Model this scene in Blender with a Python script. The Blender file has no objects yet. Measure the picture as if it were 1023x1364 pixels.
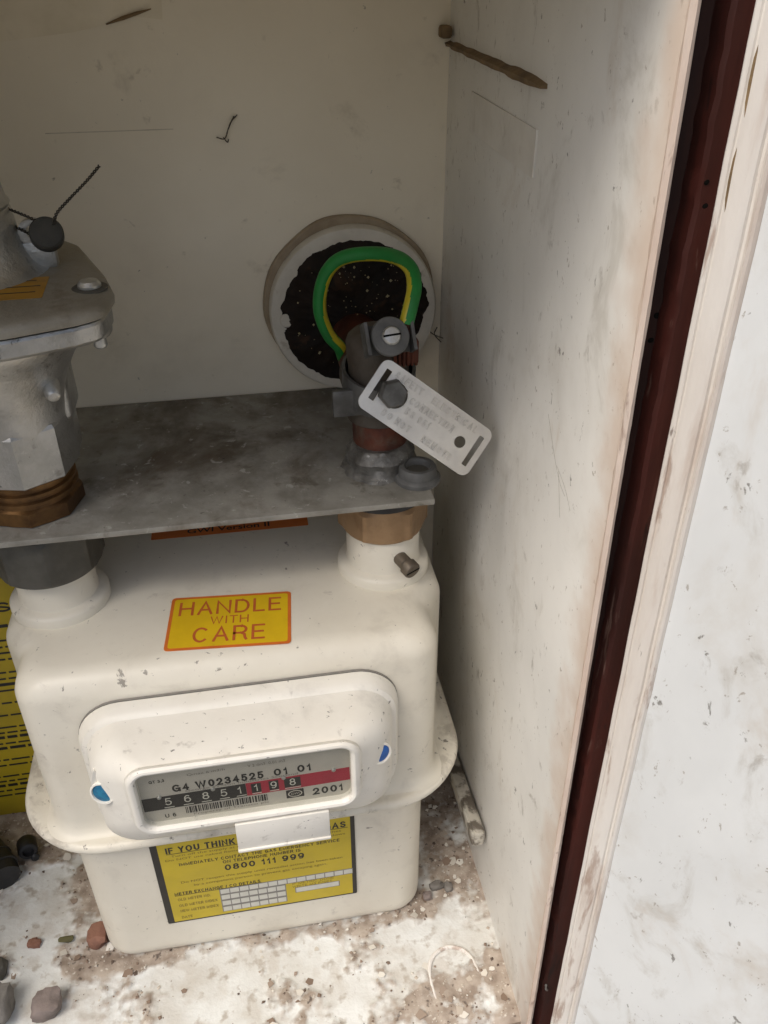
import bpy, bmesh, math, random
import numpy as np
from mathutils import Vector, Matrix, noise

random.seed(7)
R = math.radians
PI = math.pi
MM = 0.001
SC = bpy.context.scene
COL = SC.collection

# ------------------------------------------------------------------ camera
def make_camera():
    pitch, yaw, roll = R(33.8), R(9.9), R(-0.26)
    fwd = Vector((math.sin(yaw)*math.cos(pitch), math.cos(yaw)*math.cos(pitch), -math.sin(pitch)))
    rt = Vector((math.cos(yaw), -math.sin(yaw), 0))
    up = rt.cross(fwd)
    r2 = rt*math.cos(roll) + up*math.sin(roll)
    u2 = -rt*math.sin(roll) + up*math.cos(roll)
    cam = bpy.data.cameras.new('camera')
    cam.sensor_fit = 'VERTICAL'
    cam.sensor_height = 36.0
    cam.sensor_width = 27.0
    cam.lens = 1135/1364*36.0
    cam.clip_start = 0.005
    cam.clip_end = 100
    o = bpy.data.objects.new('camera', cam)
    COL.objects.link(o)
    m = Matrix((r2, u2, -fwd)).transposed().to_4x4()
    m.translation = Vector((-103.5, -418.3, 452.1))*MM
    o.matrix_world = m
    SC.camera = o
make_camera()

# ------------------------------------------------------------------ sky, sun, exposure
SUN_TO = Vector((-0.44, -0.29, 0.85)).normalized()     # towards the bright part of the clouded sky
world = bpy.data.worlds.new('World')
SC.world = world
world.use_nodes = True
wn = world.node_tree.nodes
wl = world.node_tree.links
bg = wn['Background']
sky = wn.new('ShaderNodeTexSky')
sky.sky_type = 'NISHITA'
sky.sun_disc = False
sky.sun_elevation = math.asin(SUN_TO.z)
sky.sun_rotation = math.atan2(SUN_TO.x, SUN_TO.y)
sky.air_density = 1.0
sky.dust_density = 4.5
sky.ozone_density = 0.3
wl.new(sky.outputs[0], bg.inputs['Color'])
bg.inputs['Strength'].default_value = 0.10
sl = bpy.data.lights.new('sun', 'SUN')
sl.energy = 1.5
sl.angle = R(34)
sl.color = (1.0, 0.96, 0.90)
so = bpy.data.objects.new('sun', sl)
so.rotation_euler = SUN_TO.to_track_quat('Z', 'Y').to_euler()
so.location = (-0.5, -0.8, 1.5)
COL.objects.link(so)
SC.view_settings.view_transform = 'Standard'
SC.view_settings.look = 'None'
SC.view_settings.gamma = 1.0
SC.view_settings.use_curve_mapping = False
SC.view_settings.exposure = 0.50
SC.cycles.max_bounces = 10
SC.cycles.diffuse_bounces = 5
SC.cycles.transparent_max_bounces = 12

# ------------------------------------------------------------------ materials
MATS = {}
def sock(n, *names):
    for k in names:
        if k in n.inputs: return n.inputs[k]
def pm(name, c1, c2=None, scale=60, rough=0.5, rough2=None, metal=0.0, bump=0.0, bscale=400, spots=(), spec=0.5, coat=0.0,
       stretch=(1, 1, 1), rand=0.0):
    """procedural principled material: two-tone noise, stain / speck layers, fine relief"""
    m = bpy.data.materials.new(name); m.use_nodes = True
    N = m.node_tree.nodes; L = m.node_tree.links
    p = N['Principled BSDF']
    tc = N.new('ShaderNodeTexCoord')
    mp = N.new('ShaderNodeMapping'); mp.inputs['Scale'].default_value = stretch
    L.new(tc.outputs['Object'], mp.inputs['Vector'])
    vec = mp.outputs['Vector']
    def nz(sc, detail=5, ro=0.6, off=0, dist=0.0):
        n = N.new('ShaderNodeTexNoise'); n.inputs['Scale'].default_value = sc
        n.inputs['Detail'].default_value = detail; n.inputs['Roughness'].default_value = ro
        n.inputs['Distortion'].default_value = dist
        a = N.new('ShaderNodeVectorMath'); a.operation = 'ADD'; a.inputs[1].default_value = (off, off*1.7, off*0.3)
        L.new(vec, a.inputs[0]); L.new(a.outputs[0], n.inputs['Vector'])
        return n.outputs['Fac']
    def ramp(src, a, b):
        r = N.new('ShaderNodeMapRange'); r.inputs['From Min'].default_value = a; r.inputs['From Max'].default_value = b
        r.interpolation_type = 'SMOOTHSTEP'
        L.new(src, r.inputs['Value']); return r.outputs[0]
    def mix(f, a, b):
        x = N.new('ShaderNodeMix'); x.data_type = 'RGBA'
        if isinstance(f, float): x.inputs['Factor'].default_value = f
        else: L.new(f, x.inputs['Factor'])
        for s, v in ((x.inputs[6], a), (x.inputs[7], b)):
            if isinstance(v, tuple): s.default_value = (*v, 1)
            else: L.new(v, s)
        return x.outputs[2]
    c2 = c2 or tuple(v*0.85 for v in c1)
    col = mix(ramp(nz(scale), 0.35, 0.68), c1, c2)
    stain = None
    for i, s in enumerate(spots):
        sc, lo, hi, sc_col, amt = s[:5]
        f = ramp(nz(sc, 6, 0.65, off=3.1*(i+1), dist=s[5] if len(s) > 5 else 0.4), lo, hi)
        k = N.new('ShaderNodeMath'); k.operation = 'MULTIPLY'; k.inputs[1].default_value = amt
        L.new(f, k.inputs[0])
        col = mix(k.outputs[0], col, sc_col)
    if rand:
        oi = N.new('ShaderNodeObjectInfo'); h = N.new('ShaderNodeHueSaturation')
        r = N.new('ShaderNodeMapRange'); r.inputs['To Min'].default_value = 1-rand; r.inputs['To Max'].default_value = 1+rand
        L.new(oi.outputs['Random'], r.inputs['Value']); L.new(r.outputs[0], h.inputs['Value']); L.new(col, h.inputs['Color'])
        col = h.outputs[0]
    L.new(col, p.inputs['Base Color'])
    if rough2 is not None:
        r = N.new('ShaderNodeMapRange'); r.inputs['From Min'].default_value = 0.3; r.inputs['From Max'].default_value = 0.7
        r.inputs['To Min'].default_value = rough; r.inputs['To Max'].default_value = rough2
        L.new(nz(scale*1.7, 5, 0.6, 9), r.inputs['Value']); L.new(r.outputs[0], p.inputs['Roughness'])
    else: p.inputs['Roughness'].default_value = rough
    p.inputs['Metallic'].default_value = metal
    sock(p, 'Specular IOR Level').default_value = spec
    sock(p, 'Coat Weight').default_value = coat
    if bump:
        b = N.new('ShaderNodeBump'); b.inputs['Strength'].default_value = min(1.0, bump); b.inputs['Distance'].default_value = 0.0006
        L.new(nz(bscale, 4, 0.6, 5), b.inputs['Height']); L.new(b.outputs[0], p.inputs['Normal'])
    MATS[name] = m
    return m

GRIME = (0.10, 0.08, 0.055)
pm('meter_paint', (0.76, 0.72, 0.615), (0.71, 0.665, 0.56), 25, 0.32, 0.45, bump=0.06, bscale=900, spec=0.45,
   spots=[(45, 0.54, 0.75, (0.50, 0.46, 0.385), 0.4), (120, 0.62, 0.74, (0.40, 0.36, 0.30), 0.45), (300, 0.66, 0.70, (0.13, 0.11, 0.09), 0.75), (75, 0.675, 0.70, (0.16, 0.14, 0.115), 0.75)])
pm('index_paint', (0.79, 0.765, 0.695), (0.74, 0.71, 0.635), 30, 0.38, 0.5, bump=0.08, bscale=900, spec=0.4,
   spots=[(40, 0.53, 0.75, (0.50, 0.475, 0.43), 0.45), (110, 0.60, 0.72, (0.34, 0.31, 0.27), 0.5), (280, 0.65, 0.69, (0.10, 0.09, 0.08), 0.8)])
pm('flange_paint', (0.76, 0.72, 0.615), (0.68, 0.635, 0.53), 40, 0.40, bump=0.15, bscale=700,
   spots=[(75, 0.50, 0.68, (0.36, 0.32, 0.26), 0.6), (280, 0.61, 0.68, (0.13, 0.11, 0.09), 0.8)])
pm('back_board', (0.80, 0.725, 0.575), (0.74, 0.665, 0.52), 9, 0.6, bump=0.12, bscale=500,
   spots=[(12, 0.50, 0.80, (0.52, 0.45, 0.34), 0.5), (26, 0.60, 0.76, (0.36, 0.30, 0.21), 0.45), (70, 0.64, 0.74, (0.30, 0.24, 0.16), 0.4), (220, 0.68, 0.73, (0.10, 0.08, 0.05), 0.6)])
pm('brown_frame', (0.085, 0.017, 0.011), (0.035, 0.009, 0.006), 50, 0.45, 0.65, bump=0.25, bscale=300, stretch=(1, 1, 0.12),
   spots=[(45, 0.55, 0.70, (0.17, 0.075, 0.055), 0.6), (130, 0.60, 0.68, (0.30, 0.20, 0.16), 0.5), (200, 0.60, 0.68, (0.012, 0.006, 0.005), 0.7)])
pm('brown_dark', (0.045, 0.015, 0.010), (0.020, 0.008, 0.006), 60, 0.6, 0.8, spec=0.3, bump=0.3, bscale=300, stretch=(1, 1, 0.15),
   spots=[(60, 0.60, 0.75, (0.07, 0.035, 0.028), 0.6)])
pm('raw_edge', (0.68, 0.57, 0.48), (0.58, 0.45, 0.36), 60, 0.7, bump=0.4, bscale=500, stretch=(1, 1, 0.3),
   spots=[(160, 0.58, 0.70, (0.20, 0.11, 0.07), 0.7)])
pm('galvanised', (0.36, 0.345, 0.305), (0.24, 0.228, 0.195), 55, 0.55, 0.75, metal=0.35, bump=0.3, bscale=350,
   spots=[(16, 0.44, 0.64, (0.105, 0.075, 0.045), 0.8), (70, 0.56, 0.70, (0.10, 0.08, 0.055), 0.6), (160, 0.60, 0.68, (0.55, 0.54, 0.50), 0.6), (300, 0.64, 0.70, (0.05, 0.04, 0.03), 0.6)])
pm('cast_alloy', (0.55, 0.545, 0.52), (0.42, 0.415, 0.39), 55, 0.30, 0.5, metal=0.85, bump=0.6, bscale=600,
   spots=[(30, 0.50, 0.72, (0.22, 0.20, 0.165), 0.65), (110, 0.58, 0.70, (0.17, 0.155, 0.13), 0.5), (260, 0.64, 0.70, (0.07, 0.065, 0.055), 0.6), (200, 0.64, 0.70, (0.62, 0.61, 0.58), 0.5)])
pm('cast_lid', (0.33, 0.305, 0.25), (0.25, 0.225, 0.175), 40, 0.55, 0.7, metal=0.4, bump=0.6, bscale=650,
   spots=[(45, 0.54, 0.72, (0.15, 0.12, 0.08), 0.65), (130, 0.60, 0.70, (0.42, 0.40, 0.36), 0.5)])
pm('dull_steel', (0.15, 0.15, 0.145), (0.085, 0.083, 0.078), 90, 0.42, 0.65, metal=0.6, bump=0.2, bscale=800)
pm('bright_screw', (0.60, 0.60, 0.57), (0.42, 0.42, 0.40), 200, 0.35, metal=0.8, bump=0.2, bscale=900)
pm('brass_dull', (0.36, 0.235, 0.13), (0.27, 0.17, 0.09), 70, 0.5, 0.62, metal=0.45, bump=0.25, bscale=700,
   spots=[(60, 0.58, 0.75, (0.16, 0.10, 0.06), 0.6)])
pm('brass_dark', (0.24, 0.13, 0.05), (0.11, 0.06, 0.028), 80, 0.38, 0.55, metal=0.8, bump=0.2, bscale=700)
pm('nut_dark', (0.105, 0.10, 0.085), (0.07, 0.066, 0.055), 60, 0.55, 0.7, metal=0.3, bump=0.25, bscale=600)
pm('nipple_metal', (0.17, 0.14, 0.105), (0.11, 0.09, 0.07), 150, 0.5, metal=0.55, bump=0.2, bscale=900)
pm('copper_old', (0.125, 0.034, 0.016), (0.055, 0.018, 0.011), 70, 0.5, 0.7, metal=0.35, bump=0.25, bscale=500,
   spots=[(50, 0.52, 0.72, (0.12, 0.10, 0.075), 0.8)])
pm('elbow_old', (0.095, 0.082, 0.065), (0.06, 0.044, 0.03), 60, 0.6, 0.75, metal=0.25, bump=0.3, bscale=500,
   spots=[(45, 0.60, 0.78, (0.18, 0.17, 0.14), 0.6)])
pm('sealant_grey', (0.20, 0.195, 0.18), (0.10, 0.095, 0.085), 120, 0.4, 0.6, metal=0.4, bump=1.0, bscale=350,
   spots=[(220, 0.62, 0.70, (0.62, 0.61, 0.58), 0.7), (90, 0.60, 0.72, (0.10, 0.08, 0.06), 0.6)])
pm('plug_grey', (0.13, 0.13, 0.125), (0.085, 0.085, 0.08), 90, 0.6, bump=0.3, bscale=500)
pm('black_hole', (0.008, 0.007, 0.006), (0.005, 0.005, 0.004), 90, 0.9, spec=0.1)
pm('black_rubber', (0.018, 0.018, 0.020), (0.010, 0.010, 0.012), 90, 0.45, bump=0.2, bscale=500,
   spots=[(200, 0.66, 0.72, (0.16, 0.14, 0.12), 0.5)])
pm('sleeve_white', (0.62, 0.58, 0.49), (0.52, 0.48, 0.40), 50, 0.55, bump=0.25, bscale=400,
   spots=[(60, 0.58, 0.72, (0.30, 0.24, 0.17), 0.6)])
pm('sleeve_tan', (0.34, 0.27, 0.18), (0.25, 0.19, 0.12), 60, 0.75, bump=0.4, bscale=400)
pm('foam_black', (0.006, 0.0045, 0.003), (0.016, 0.009, 0.005), 60, 0.75, bump=0.9, bscale=200, spec=0.25,
   spots=[(60, 0.58, 0.70, (0.05, 0.024, 0.010), 0.8)])
pm('bead_pale', (0.45, 0.40, 0.24), (0.28, 0.24, 0.13), 200, 0.6)
pm('earth_green', (0.012, 0.22, 0.036), (0.010, 0.16, 0.028), 60, 0.42, 0.6, bump=0.05)
pm('earth_yellow', (0.52, 0.43, 0.02), (0.44, 0.36, 0.02), 90, 0.36, bump=0.05)
pm('tag_alloy', (0.70, 0.675, 0.62), (0.60, 0.575, 0.53), 80, 0.36, 0.48, metal=0.6, bump=0.12, bscale=700,
   spots=[(60, 0.62, 0.80, (0.34, 0.31, 0.27), 0.5)])
pm('tag_emboss', (0.61, 0.585, 0.535), (0.52, 0.495, 0.45), 120, 0.4, metal=0.6)
pm('lead', (0.065, 0.062, 0.052), (0.045, 0.043, 0.036), 90, 0.6, metal=0.3, bump=0.3, bscale=500)
pm('wire_dark', (0.05, 0.042, 0.03), (0.03, 0.025, 0.018), 300, 0.5, metal=0.5)
pm('label_yellow', (0.72, 0.48, 0.012), (0.66, 0.43, 0.012), 80, 0.42, bump=0.04,
   spots=[(70, 0.62, 0.8, (0.42, 0.33, 0.06), 0.5), (350, 0.70, 0.75, (0.15, 0.10, 0.04), 0.7)])
pm('label_orange', (0.66, 0.17, 0.028), (0.58, 0.14, 0.022), 80, 0.42)
pm('ink_red', (0.50, 0.115, 0.03), (0.44, 0.09, 0.025), 300, 0.5)
pm('warn_yellow', (0.56, 0.42, 0.012), (0.50, 0.375, 0.012), 50, 0.4, bump=0.04)
pm('ink_black', (0.016, 0.014, 0.012), (0.022, 0.019, 0.015), 300, 0.5)
pm('ink_soft', (0.15, 0.11, 0.02), (0.19, 0.14, 0.03), 300, 0.6)
pm('ink_grey', (0.20, 0.19, 0.17), (0.24, 0.225, 0.20), 300, 0.6)
pm('cell_white', (0.62, 0.61, 0.54), (0.57, 0.56, 0.49), 200, 0.5)
pm('plate_grey', (0.60, 0.57, 0.51), (0.55, 0.52, 0.465), 40, 0.40, metal=0.2)
pm('plate_red', (0.42, 0.018, 0.045), (0.36, 0.014, 0.036), 80, 0.4)
pm('plug_teal', (0.018, 0.19, 0.32), (0.012, 0.11, 0.22), 350, 0.35, spots=[(300, 0.6, 0.7, (0.10, 0.35, 0.45), 0.6)])
pm('plug_blue', (0.010, 0.10, 0.38), (0.008, 0.08, 0.30), 250, 0.4)
pm('notice_yellow', (0.52, 0.38, 0.012), (0.44, 0.32, 0.012), 30, 0.55,
   spots=[(30, 0.58, 0.8, (0.28, 0.20, 0.03), 0.5)])
pm('reg_sticker', (0.42, 0.215, 0.012), (0.33, 0.165, 0.012), 60, 0.5, spots=[(90, 0.55, 0.7, (0.16, 0.10, 0.03), 0.6)])
pm('batten_brown', (0.22, 0.145, 0.07), (0.12, 0.08, 0.04), 70, 0.85, bump=0.7, bscale=300)
pm('tape_cream', (0.78, 0.70, 0.54), (0.70, 0.62, 0.46), 40, 0.5, bump=0.1, spots=[(50, 0.58, 0.75, (0.30, 0.25, 0.18), 0.5)])
pm('tape_pale', (0.74, 0.715, 0.655), (0.66, 0.63, 0.57), 40, 0.5, bump=0.1, spots=[(50, 0.55, 0.72, (0.42, 0.37, 0.29), 0.5)])
pm('stone_mauve', (0.24, 0.195, 0.175), (0.17, 0.14, 0.125), 120, 0.85, bump=0.8, bscale=350)
pm('stone_red', (0.27, 0.135, 0.09), (0.20, 0.095, 0.065), 140, 0.9, bump=0.9, bscale=350)
pm('stone_grey', (0.20, 0.185, 0.165), (0.13, 0.12, 0.105), 120, 0.85, bump=0.8, bscale=350, rand=0.25)
pm('block_plastic', (0.55, 0.52, 0.45), (0.48, 0.45, 0.38), 50, 0.4, bump=0.1,
   spots=[(60, 0.46, 0.58, (0.10, 0.08, 0.06), 0.9)])
pm('leaf_dry', (0.13, 0.12, 0.05), (0.09, 0.08, 0.035), 100, 0.8)
pm('seam_mark', (0.60, 0.535, 0.415), (0.46, 0.40, 0.30), 90, 0.8)
pm('web_pale', (0.34, 0.32, 0.28), (0.26, 0.24, 0.20), 300, 0.9)
pm('paving', (0.24, 0.23, 0.21), (0.19, 0.18, 0.165), 8, 0.85, bump=0.3, bscale=60, spots=[(3, 0.55, 0.75, (0.25, 0.24, 0.22), 0.5)])  # for the ground sheet out of view that reflects daylight inwards
pm('web', (0.09, 0.075, 0.055), (0.06, 0.05, 0.035), 300, 0.9)

def glass_mat():
    m = bpy.data.materials.new('window_plastic'); m.use_nodes = True
    N = m.node_tree.nodes; L = m.node_tree.links
    N.remove(N['Principled BSDF'])
    out = N['Material Output']
    t = N.new('ShaderNodeBsdfTransparent'); t.inputs['Color'].default_value = (0.93, 0.93, 0.91, 1)
    g = N.new('ShaderNodeBsdfGlossy'); g.inputs['Roughness'].default_value = 0.06
    lw = N.new('ShaderNodeLayerWeight'); lw.inputs['Blend'].default_value = 0.5
    pw = N.new('ShaderNodeMath'); pw.operation = 'POWER'; pw.inputs[1].default_value = 4.0; L.new(lw.outputs['Facing'], pw.inputs[0])
    f = N.new('ShaderNodeMath'); f.operation = 'MULTIPLY_ADD'; f.inputs[1].default_value = 0.6; f.inputs[2].default_value = 0.03; L.new(pw.outputs[0], f.inputs[0])
    mx = N.new('ShaderNodeMixShader')
    L.new(f.outputs[0], mx.inputs[0]); L.new(t.outputs[0], mx.inputs[1]); L.new(g.outputs[0], mx.inputs[2])
    L.new(mx.outputs[0], out.inputs['Surface'])
    MATS['window_plastic'] = m
glass_mat()

def wall_mat(name, base, axis_edge, edge_col, lo, hi, streak=(1, 1, 1), seed=0.0):
    """dirty white laminate: faint mould smudges, specks, and a rusty-brown water stain that hugs one border of the board"""
    m = pm(name, base, tuple(v*0.9 for v in base), 14, 0.42, 0.55, bump=0.1, bscale=450, stretch=streak,
           spots=[(14+seed, 0.50, 0.78, (0.52, 0.48, 0.41), 0.5), (34+seed, 0.56, 0.72, (0.40, 0.37, 0.31), 0.42, 0.5),
                  (85, 0.61, 0.72, (0.24, 0.21, 0.165), 0.5, 0.4), (170, 0.655, 0.70, (0.09, 0.075, 0.055), 0.7), (24, 0.57, 0.77, (0.46, 0.36, 0.25), 0.55), (330, 0.64, 0.69, (0.24, 0.19, 0.14), 0.6)])
    if edge_col:
        N = m.node_tree.nodes; L = m.node_tree.links
        p = N['Principled BSDF']; src = p.inputs['Base Color'].links[0].from_socket
        tc = N.new('ShaderNodeTexCoord'); sx = N.new('ShaderNodeSeparateXYZ'); L.new(tc.outputs['Object'], sx.inputs[0])
        nz = N.new('ShaderNodeTexNoise'); nz.inputs['Scale'].default_value = 55; nz.inputs['Detail'].default_value = 6
        L.new(tc.outputs['Object'], nz.inputs['Vector'])
        ad = N.new('ShaderNodeMath'); ad.operation = 'MULTIPLY_ADD'; ad.inputs[1].default_value = 0.034
        L.new(nz.outputs['Fac'], ad.inputs[0]); L.new(sx.outputs[axis_edge], ad.inputs[2])
        r = N.new('ShaderNodeMapRange'); r.interpolation_type = 'SMOOTHSTEP'
        r.inputs['From Min'].default_value = lo+0.017; r.inputs['From Max'].default_value = hi+0.017
        r.inputs['To Min'].default_value = 0.8; r.inputs['To Max'].default_value = 0.0
        L.new(ad.outputs[0], r.inputs['Value'])
        x = N.new('ShaderNodeMix'); x.data_type = 'RGBA'; L.new(r.outputs[0], x.inputs['Factor'])
        L.new(src, x.inputs[6]); x.inputs[7].default_value = (*edge_col, 1)
        L.new(x.outputs[2], p.inputs['Base Color'])
    return m
wall_mat('side_board', (0.80, 0.785, 0.735), 1, (0.57, 0.455, 0.365), -0.117, -0.094, (1, 1, 0.7))
wall_mat('door_panel', (0.75, 0.77, 0.765), None, None, 0, 0, (1, 1, 0.6), 9)
pm('door_trim', (0.73, 0.70, 0.65), (0.66, 0.61, 0.55), 30, 0.5, 0.6, bump=0.5, bscale=400, stretch=(1, 1, 0.2),
   spots=[(40, 0.50, 0.68, (0.47, 0.37, 0.30), 0.75), (120, 0.57, 0.68, (0.30, 0.19, 0.135), 0.65), (260, 0.66, 0.72, (0.10, 0.06, 0.045), 0.7)])

def floor_mat():
    m = bpy.data.materials.new('dirty_floor'); m.use_nodes = True
    N = m.node_tree.nodes; L = m.node_tree.links; p = N['Principled BSDF']
    at = N.new('ShaderNodeAttribute'); at.attribute_name = 'dirt'
    tc = N.new('ShaderNodeTexCoord')
    def nz(s, o=0.0, d=6):
        n = N.new('ShaderNodeTexNoise'); n.inputs['Scale'].default_value = s; n.inputs['Detail'].default_value = d
        a = N.new('ShaderNodeVectorMath'); a.inputs[1].default_value = (o, o, o); L.new(tc.outputs['Object'], a.inputs[0]); L.new(a.outputs[0], n.inputs['Vector'])
        return n.outputs['Fac']
    def mr(v, a, b, c=0.0, d=1.0):
        r = N.new('ShaderNodeMapRange'); r.inputs['From Min'].default_value = a; r.inputs['From Max'].default_value = b
        r.inputs['To Min'].default_value = c; r.inputs['To Max'].default_value = d; L.new(v, r.inputs['Value']); return r.outputs[0]
    def mix(f, a, b):
        x = N.new('ShaderNodeMix'); x.data_type = 'RGBA'; L.new(f, x.inputs['Factor'])
        for s, v in ((x.inputs[6], a), (x.inputs[7], b)):
            if isinstance(v, tuple): s.default_value = (*v, 1)
            else: L.new(v, s)
        return x.outputs[2]
    white = mix(mr(nz(45), 0.40, 0.68), (0.71, 0.72, 0.695), (0.57, 0.555, 0.51))
    white = mix(mr(nz(90, 14.0), 0.52, 0.66, 0, 0.55), white, (0.50, 0.46, 0.40))
    white = mix(mr(nz(160, 4.0), 0.57, 0.69, 0, 0.75), white, (0.36, 0.31, 0.25))
    dirt = mix(mr(nz(110, 7.0), 0.38, 0.62), (0.26, 0.205, 0.16), (0.44, 0.375, 0.31))
    dirt = mix(mr(nz(420, 2.0), 0.62, 0.70, 0, 0.8), dirt, (0.66, 0.62, 0.54))
    dirt = mix(mr(nz(260, 12.0), 0.63, 0.70, 0, 0.8), dirt, (0.07, 0.05, 0.04))
    s = N.new('ShaderNodeMath'); s.operation = 'MULTIPLY_ADD'; s.inputs[1].default_value = 0.5
    L.new(nz(190, 1.0), s.inputs[0]); L.new(at.outputs['Fac'], s.inputs[2])
    L.new(mix(mr(s.outputs[0], 0.62, 0.82), white, dirt), p.inputs['Base Color'])
    p.inputs['Roughness'].default_value = 0.7
    b = N.new('ShaderNodeBump'); b.inputs['Strength'].default_value = 0.5; b.inputs['Distance'].default_value = 0.0006
    L.new(nz(500), b.inputs['Height']); L.new(b.outputs[0], p.inputs['Normal'])
    MATS['dirty_floor'] = m
floor_mat()

def chip_mat():
    m = bpy.data.materials.new('grit_mix'); m.use_nodes = True
    N = m.node_tree.nodes; L = m.node_tree.links; p = N['Principled BSDF']
    at = N.new('ShaderNodeAttribute'); at.attribute_name = 'tone'
    r = N.new('ShaderNodeValToRGB')
    e = r.color_ramp.elements
    e[0].position = 0.0; e[0].color = (0.09, 0.065, 0.05, 1)
    e[1].position = 1.0; e[1].color = (0.70, 0.67, 0.60, 1)
    for pos, c in ((0.3, (0.23, 0.165, 0.12)), (0.55, (0.36, 0.29, 0.23)), (0.75, (0.52, 0.46, 0.38))):
        k = e.new(pos); k.color = (*c, 1)
    L.new(at.outputs['Fac'], r.inputs[0]); L.new(r.outputs[0], p.inputs['Base Color'])
    p.inputs['Roughness'].default_value = 0.85
    MATS['grit_mix'] = m
chip_mat()

# ------------------------------------------------------------------ object helpers (all lengths in millimetres)
ORIGIN = {}
def tag(o, label=None, cat=None, group=None, kind=None):
    if label: o['label'] = label
    if cat: o['category'] = cat
    if group: o['group'] = group
    if kind: o['kind'] = kind
    return o
def thing(name, origin, label, cat, group=None):
    o = bpy.data.objects.new(name, None); COL.objects.link(o)
    o.empty_display_size = 0.01
    o.location = Vector(origin)*MM
    ORIGIN[o.name] = Vector(origin)
    return tag(o, label, cat, group)
class MB:
    def __init__(s): s.v = []; s.f = []; s.mi = []
    def _add(s, vs, fs, mi=0):
        b = len(s.v); s.v += [tuple(v) for v in vs]
        s.f += [tuple(b+i for i in f) for f in fs]; s.mi += [mi]*len(fs)
        return s
    def box(s, lo, hi, bev=0.0, seg=2, rot=None, mi=0):
        bm = bmesh.new(); bmesh.ops.create_cube(bm, size=1.0)
        lo = Vector(lo); hi = Vector(hi); c = (lo+hi)/2; d = hi-lo
        for v in bm.verts: v.co = Vector((v.co.x*d.x, v.co.y*d.y, v.co.z*d.z))
        if bev: bmesh.ops.bevel(bm, geom=list(bm.edges), offset=bev, segments=seg, affect='EDGES', profile=0.5)
        for v in bm.verts: v.co = (rot @ v.co if rot else v.co) + c
        s.bm(bm, mi); return s
    def bm(s, bm, mi=0):
        bm.verts.index_update()
        s._add([v.co[:] for v in bm.verts], [[v.index for v in f.verts] for f in bm.faces], mi); bm.free()
    def loft(s, rings, cap0=True, cap1=True, closed=True, mi=0):
        n = len(rings[0]); vs = [p for r in rings for p in r]; fs = []
        for i in range(len(rings)-1):
            for j in range(n if closed else n-1):
                k = (j+1) % n
                fs.append((i*n+j, i*n+k, (i+1)*n+k, (i+1)*n+j))
        if cap0: fs.append(tuple(range(n-1, -1, -1)))
        if cap1: fs.append(tuple((len(rings)-1)*n+j for j in range(n)))
        s._add(vs, fs, mi); return s
    def lathe(s, org, axis, prof, seg=40, cap0=True, cap1=True, wob=None, phase=0.0, mi=0):
        """prof: (radius, distance along axis); wob(angle, i) multiplies the radius"""
        org = Vector(org); a = Vector(axis).normalized()
        u = a.orthogonal().normalized()
        if abs(a.z) > 0.99: u = Vector((1, 0, 0))
        w = a.cross(u)
        rings = []
        for i, (r, h) in enumerate(prof):
            ring = []
            for k in range(seg):
                t = 2*PI*k/seg + phase
                rr = r*(wob(t, i) if wob else 1)
                ring.append(org + a*h + u*(rr*math.cos(t)) + w*(rr*math.sin(t)))
            rings.append(ring)
        return s.loft(rings, cap0, cap1, mi=mi)
    def tube(s, pts, r, seg=12, closed_caps=True, mi=0, mifun=None, up=None):
        pts = [Vector(p) for p in pts]; n = len(pts)
        rs = r if isinstance(r, (list, tuple)) else [r]*n
        t0 = (pts[1]-pts[0]).normalized()
        u = Vector(up) if up else t0.orthogonal(); u = (u - t0*u.dot(t0)).normalized()
        rings = []; prev = t0
        for i in range(n):
            t = (pts[min(i+1, n-1)]-pts[max(i-1, 0)]).normalized()
            q = prev.rotation_difference(t); u = (q @ u); u = (u-t*u.dot(t)).normalized(); prev = t
            w = t.cross(u)
            rings.append([pts[i]+u*(rs[i]*math.cos(2*PI*k/seg))+w*(rs[i]*math.sin(2*PI*k/seg)) for k in range(seg)])
        b = len(s.f)
        s.loft(rings, closed_caps, closed_caps, mi=mi)
        if mifun:
            for i in range(n-1):
                for k in range(seg): s.mi[b+i*seg+k] = mifun(i/(n-1), (k+0.5)/seg)
        return s
    def build(s, name, mats, parent=None, angle=35, label=None, smooth=True, wire_fix=False):
        if not isinstance(mats, (list, tuple)): mats = [mats]
        if parent is not None: org = ORIGIN[parent.name]
        else:
            a = np.array(s.v); org = Vector(((a[:, 0].min()+a[:, 0].max())/2, (a[:, 1].min()+a[:, 1].max())/2, a[:, 2].min()))
        me = bpy.data.meshes.new(name)
        me.from_pydata([((x-org[0])*MM, (y-org[1])*MM, (z-org[2])*MM) for x, y, z in s.v], [], s.f)
        for m in mats: me.materials.append(MATS[m])
        if len(mats) > 1: me.polygons.foreach_set('material_index', s.mi)
        bm = bmesh.new(); bm.from_mesh(me); bmesh.ops.recalc_face_normals(bm, faces=bm.faces); bm.to_mesh(me); bm.free()
        if smooth:
            me.polygons.foreach_set('use_smooth', [True]*len(me.polygons))
            me.set_sharp_from_angle(angle=R(angle))
        me.update()
        o = bpy.data.objects.new(name, me); COL.objects.link(o)
        if parent is not None: o.parent = parent
        else: o.location = org*MM
        ORIGIN[o.name] = org
        if label: o['label'] = label
        return o
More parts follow.
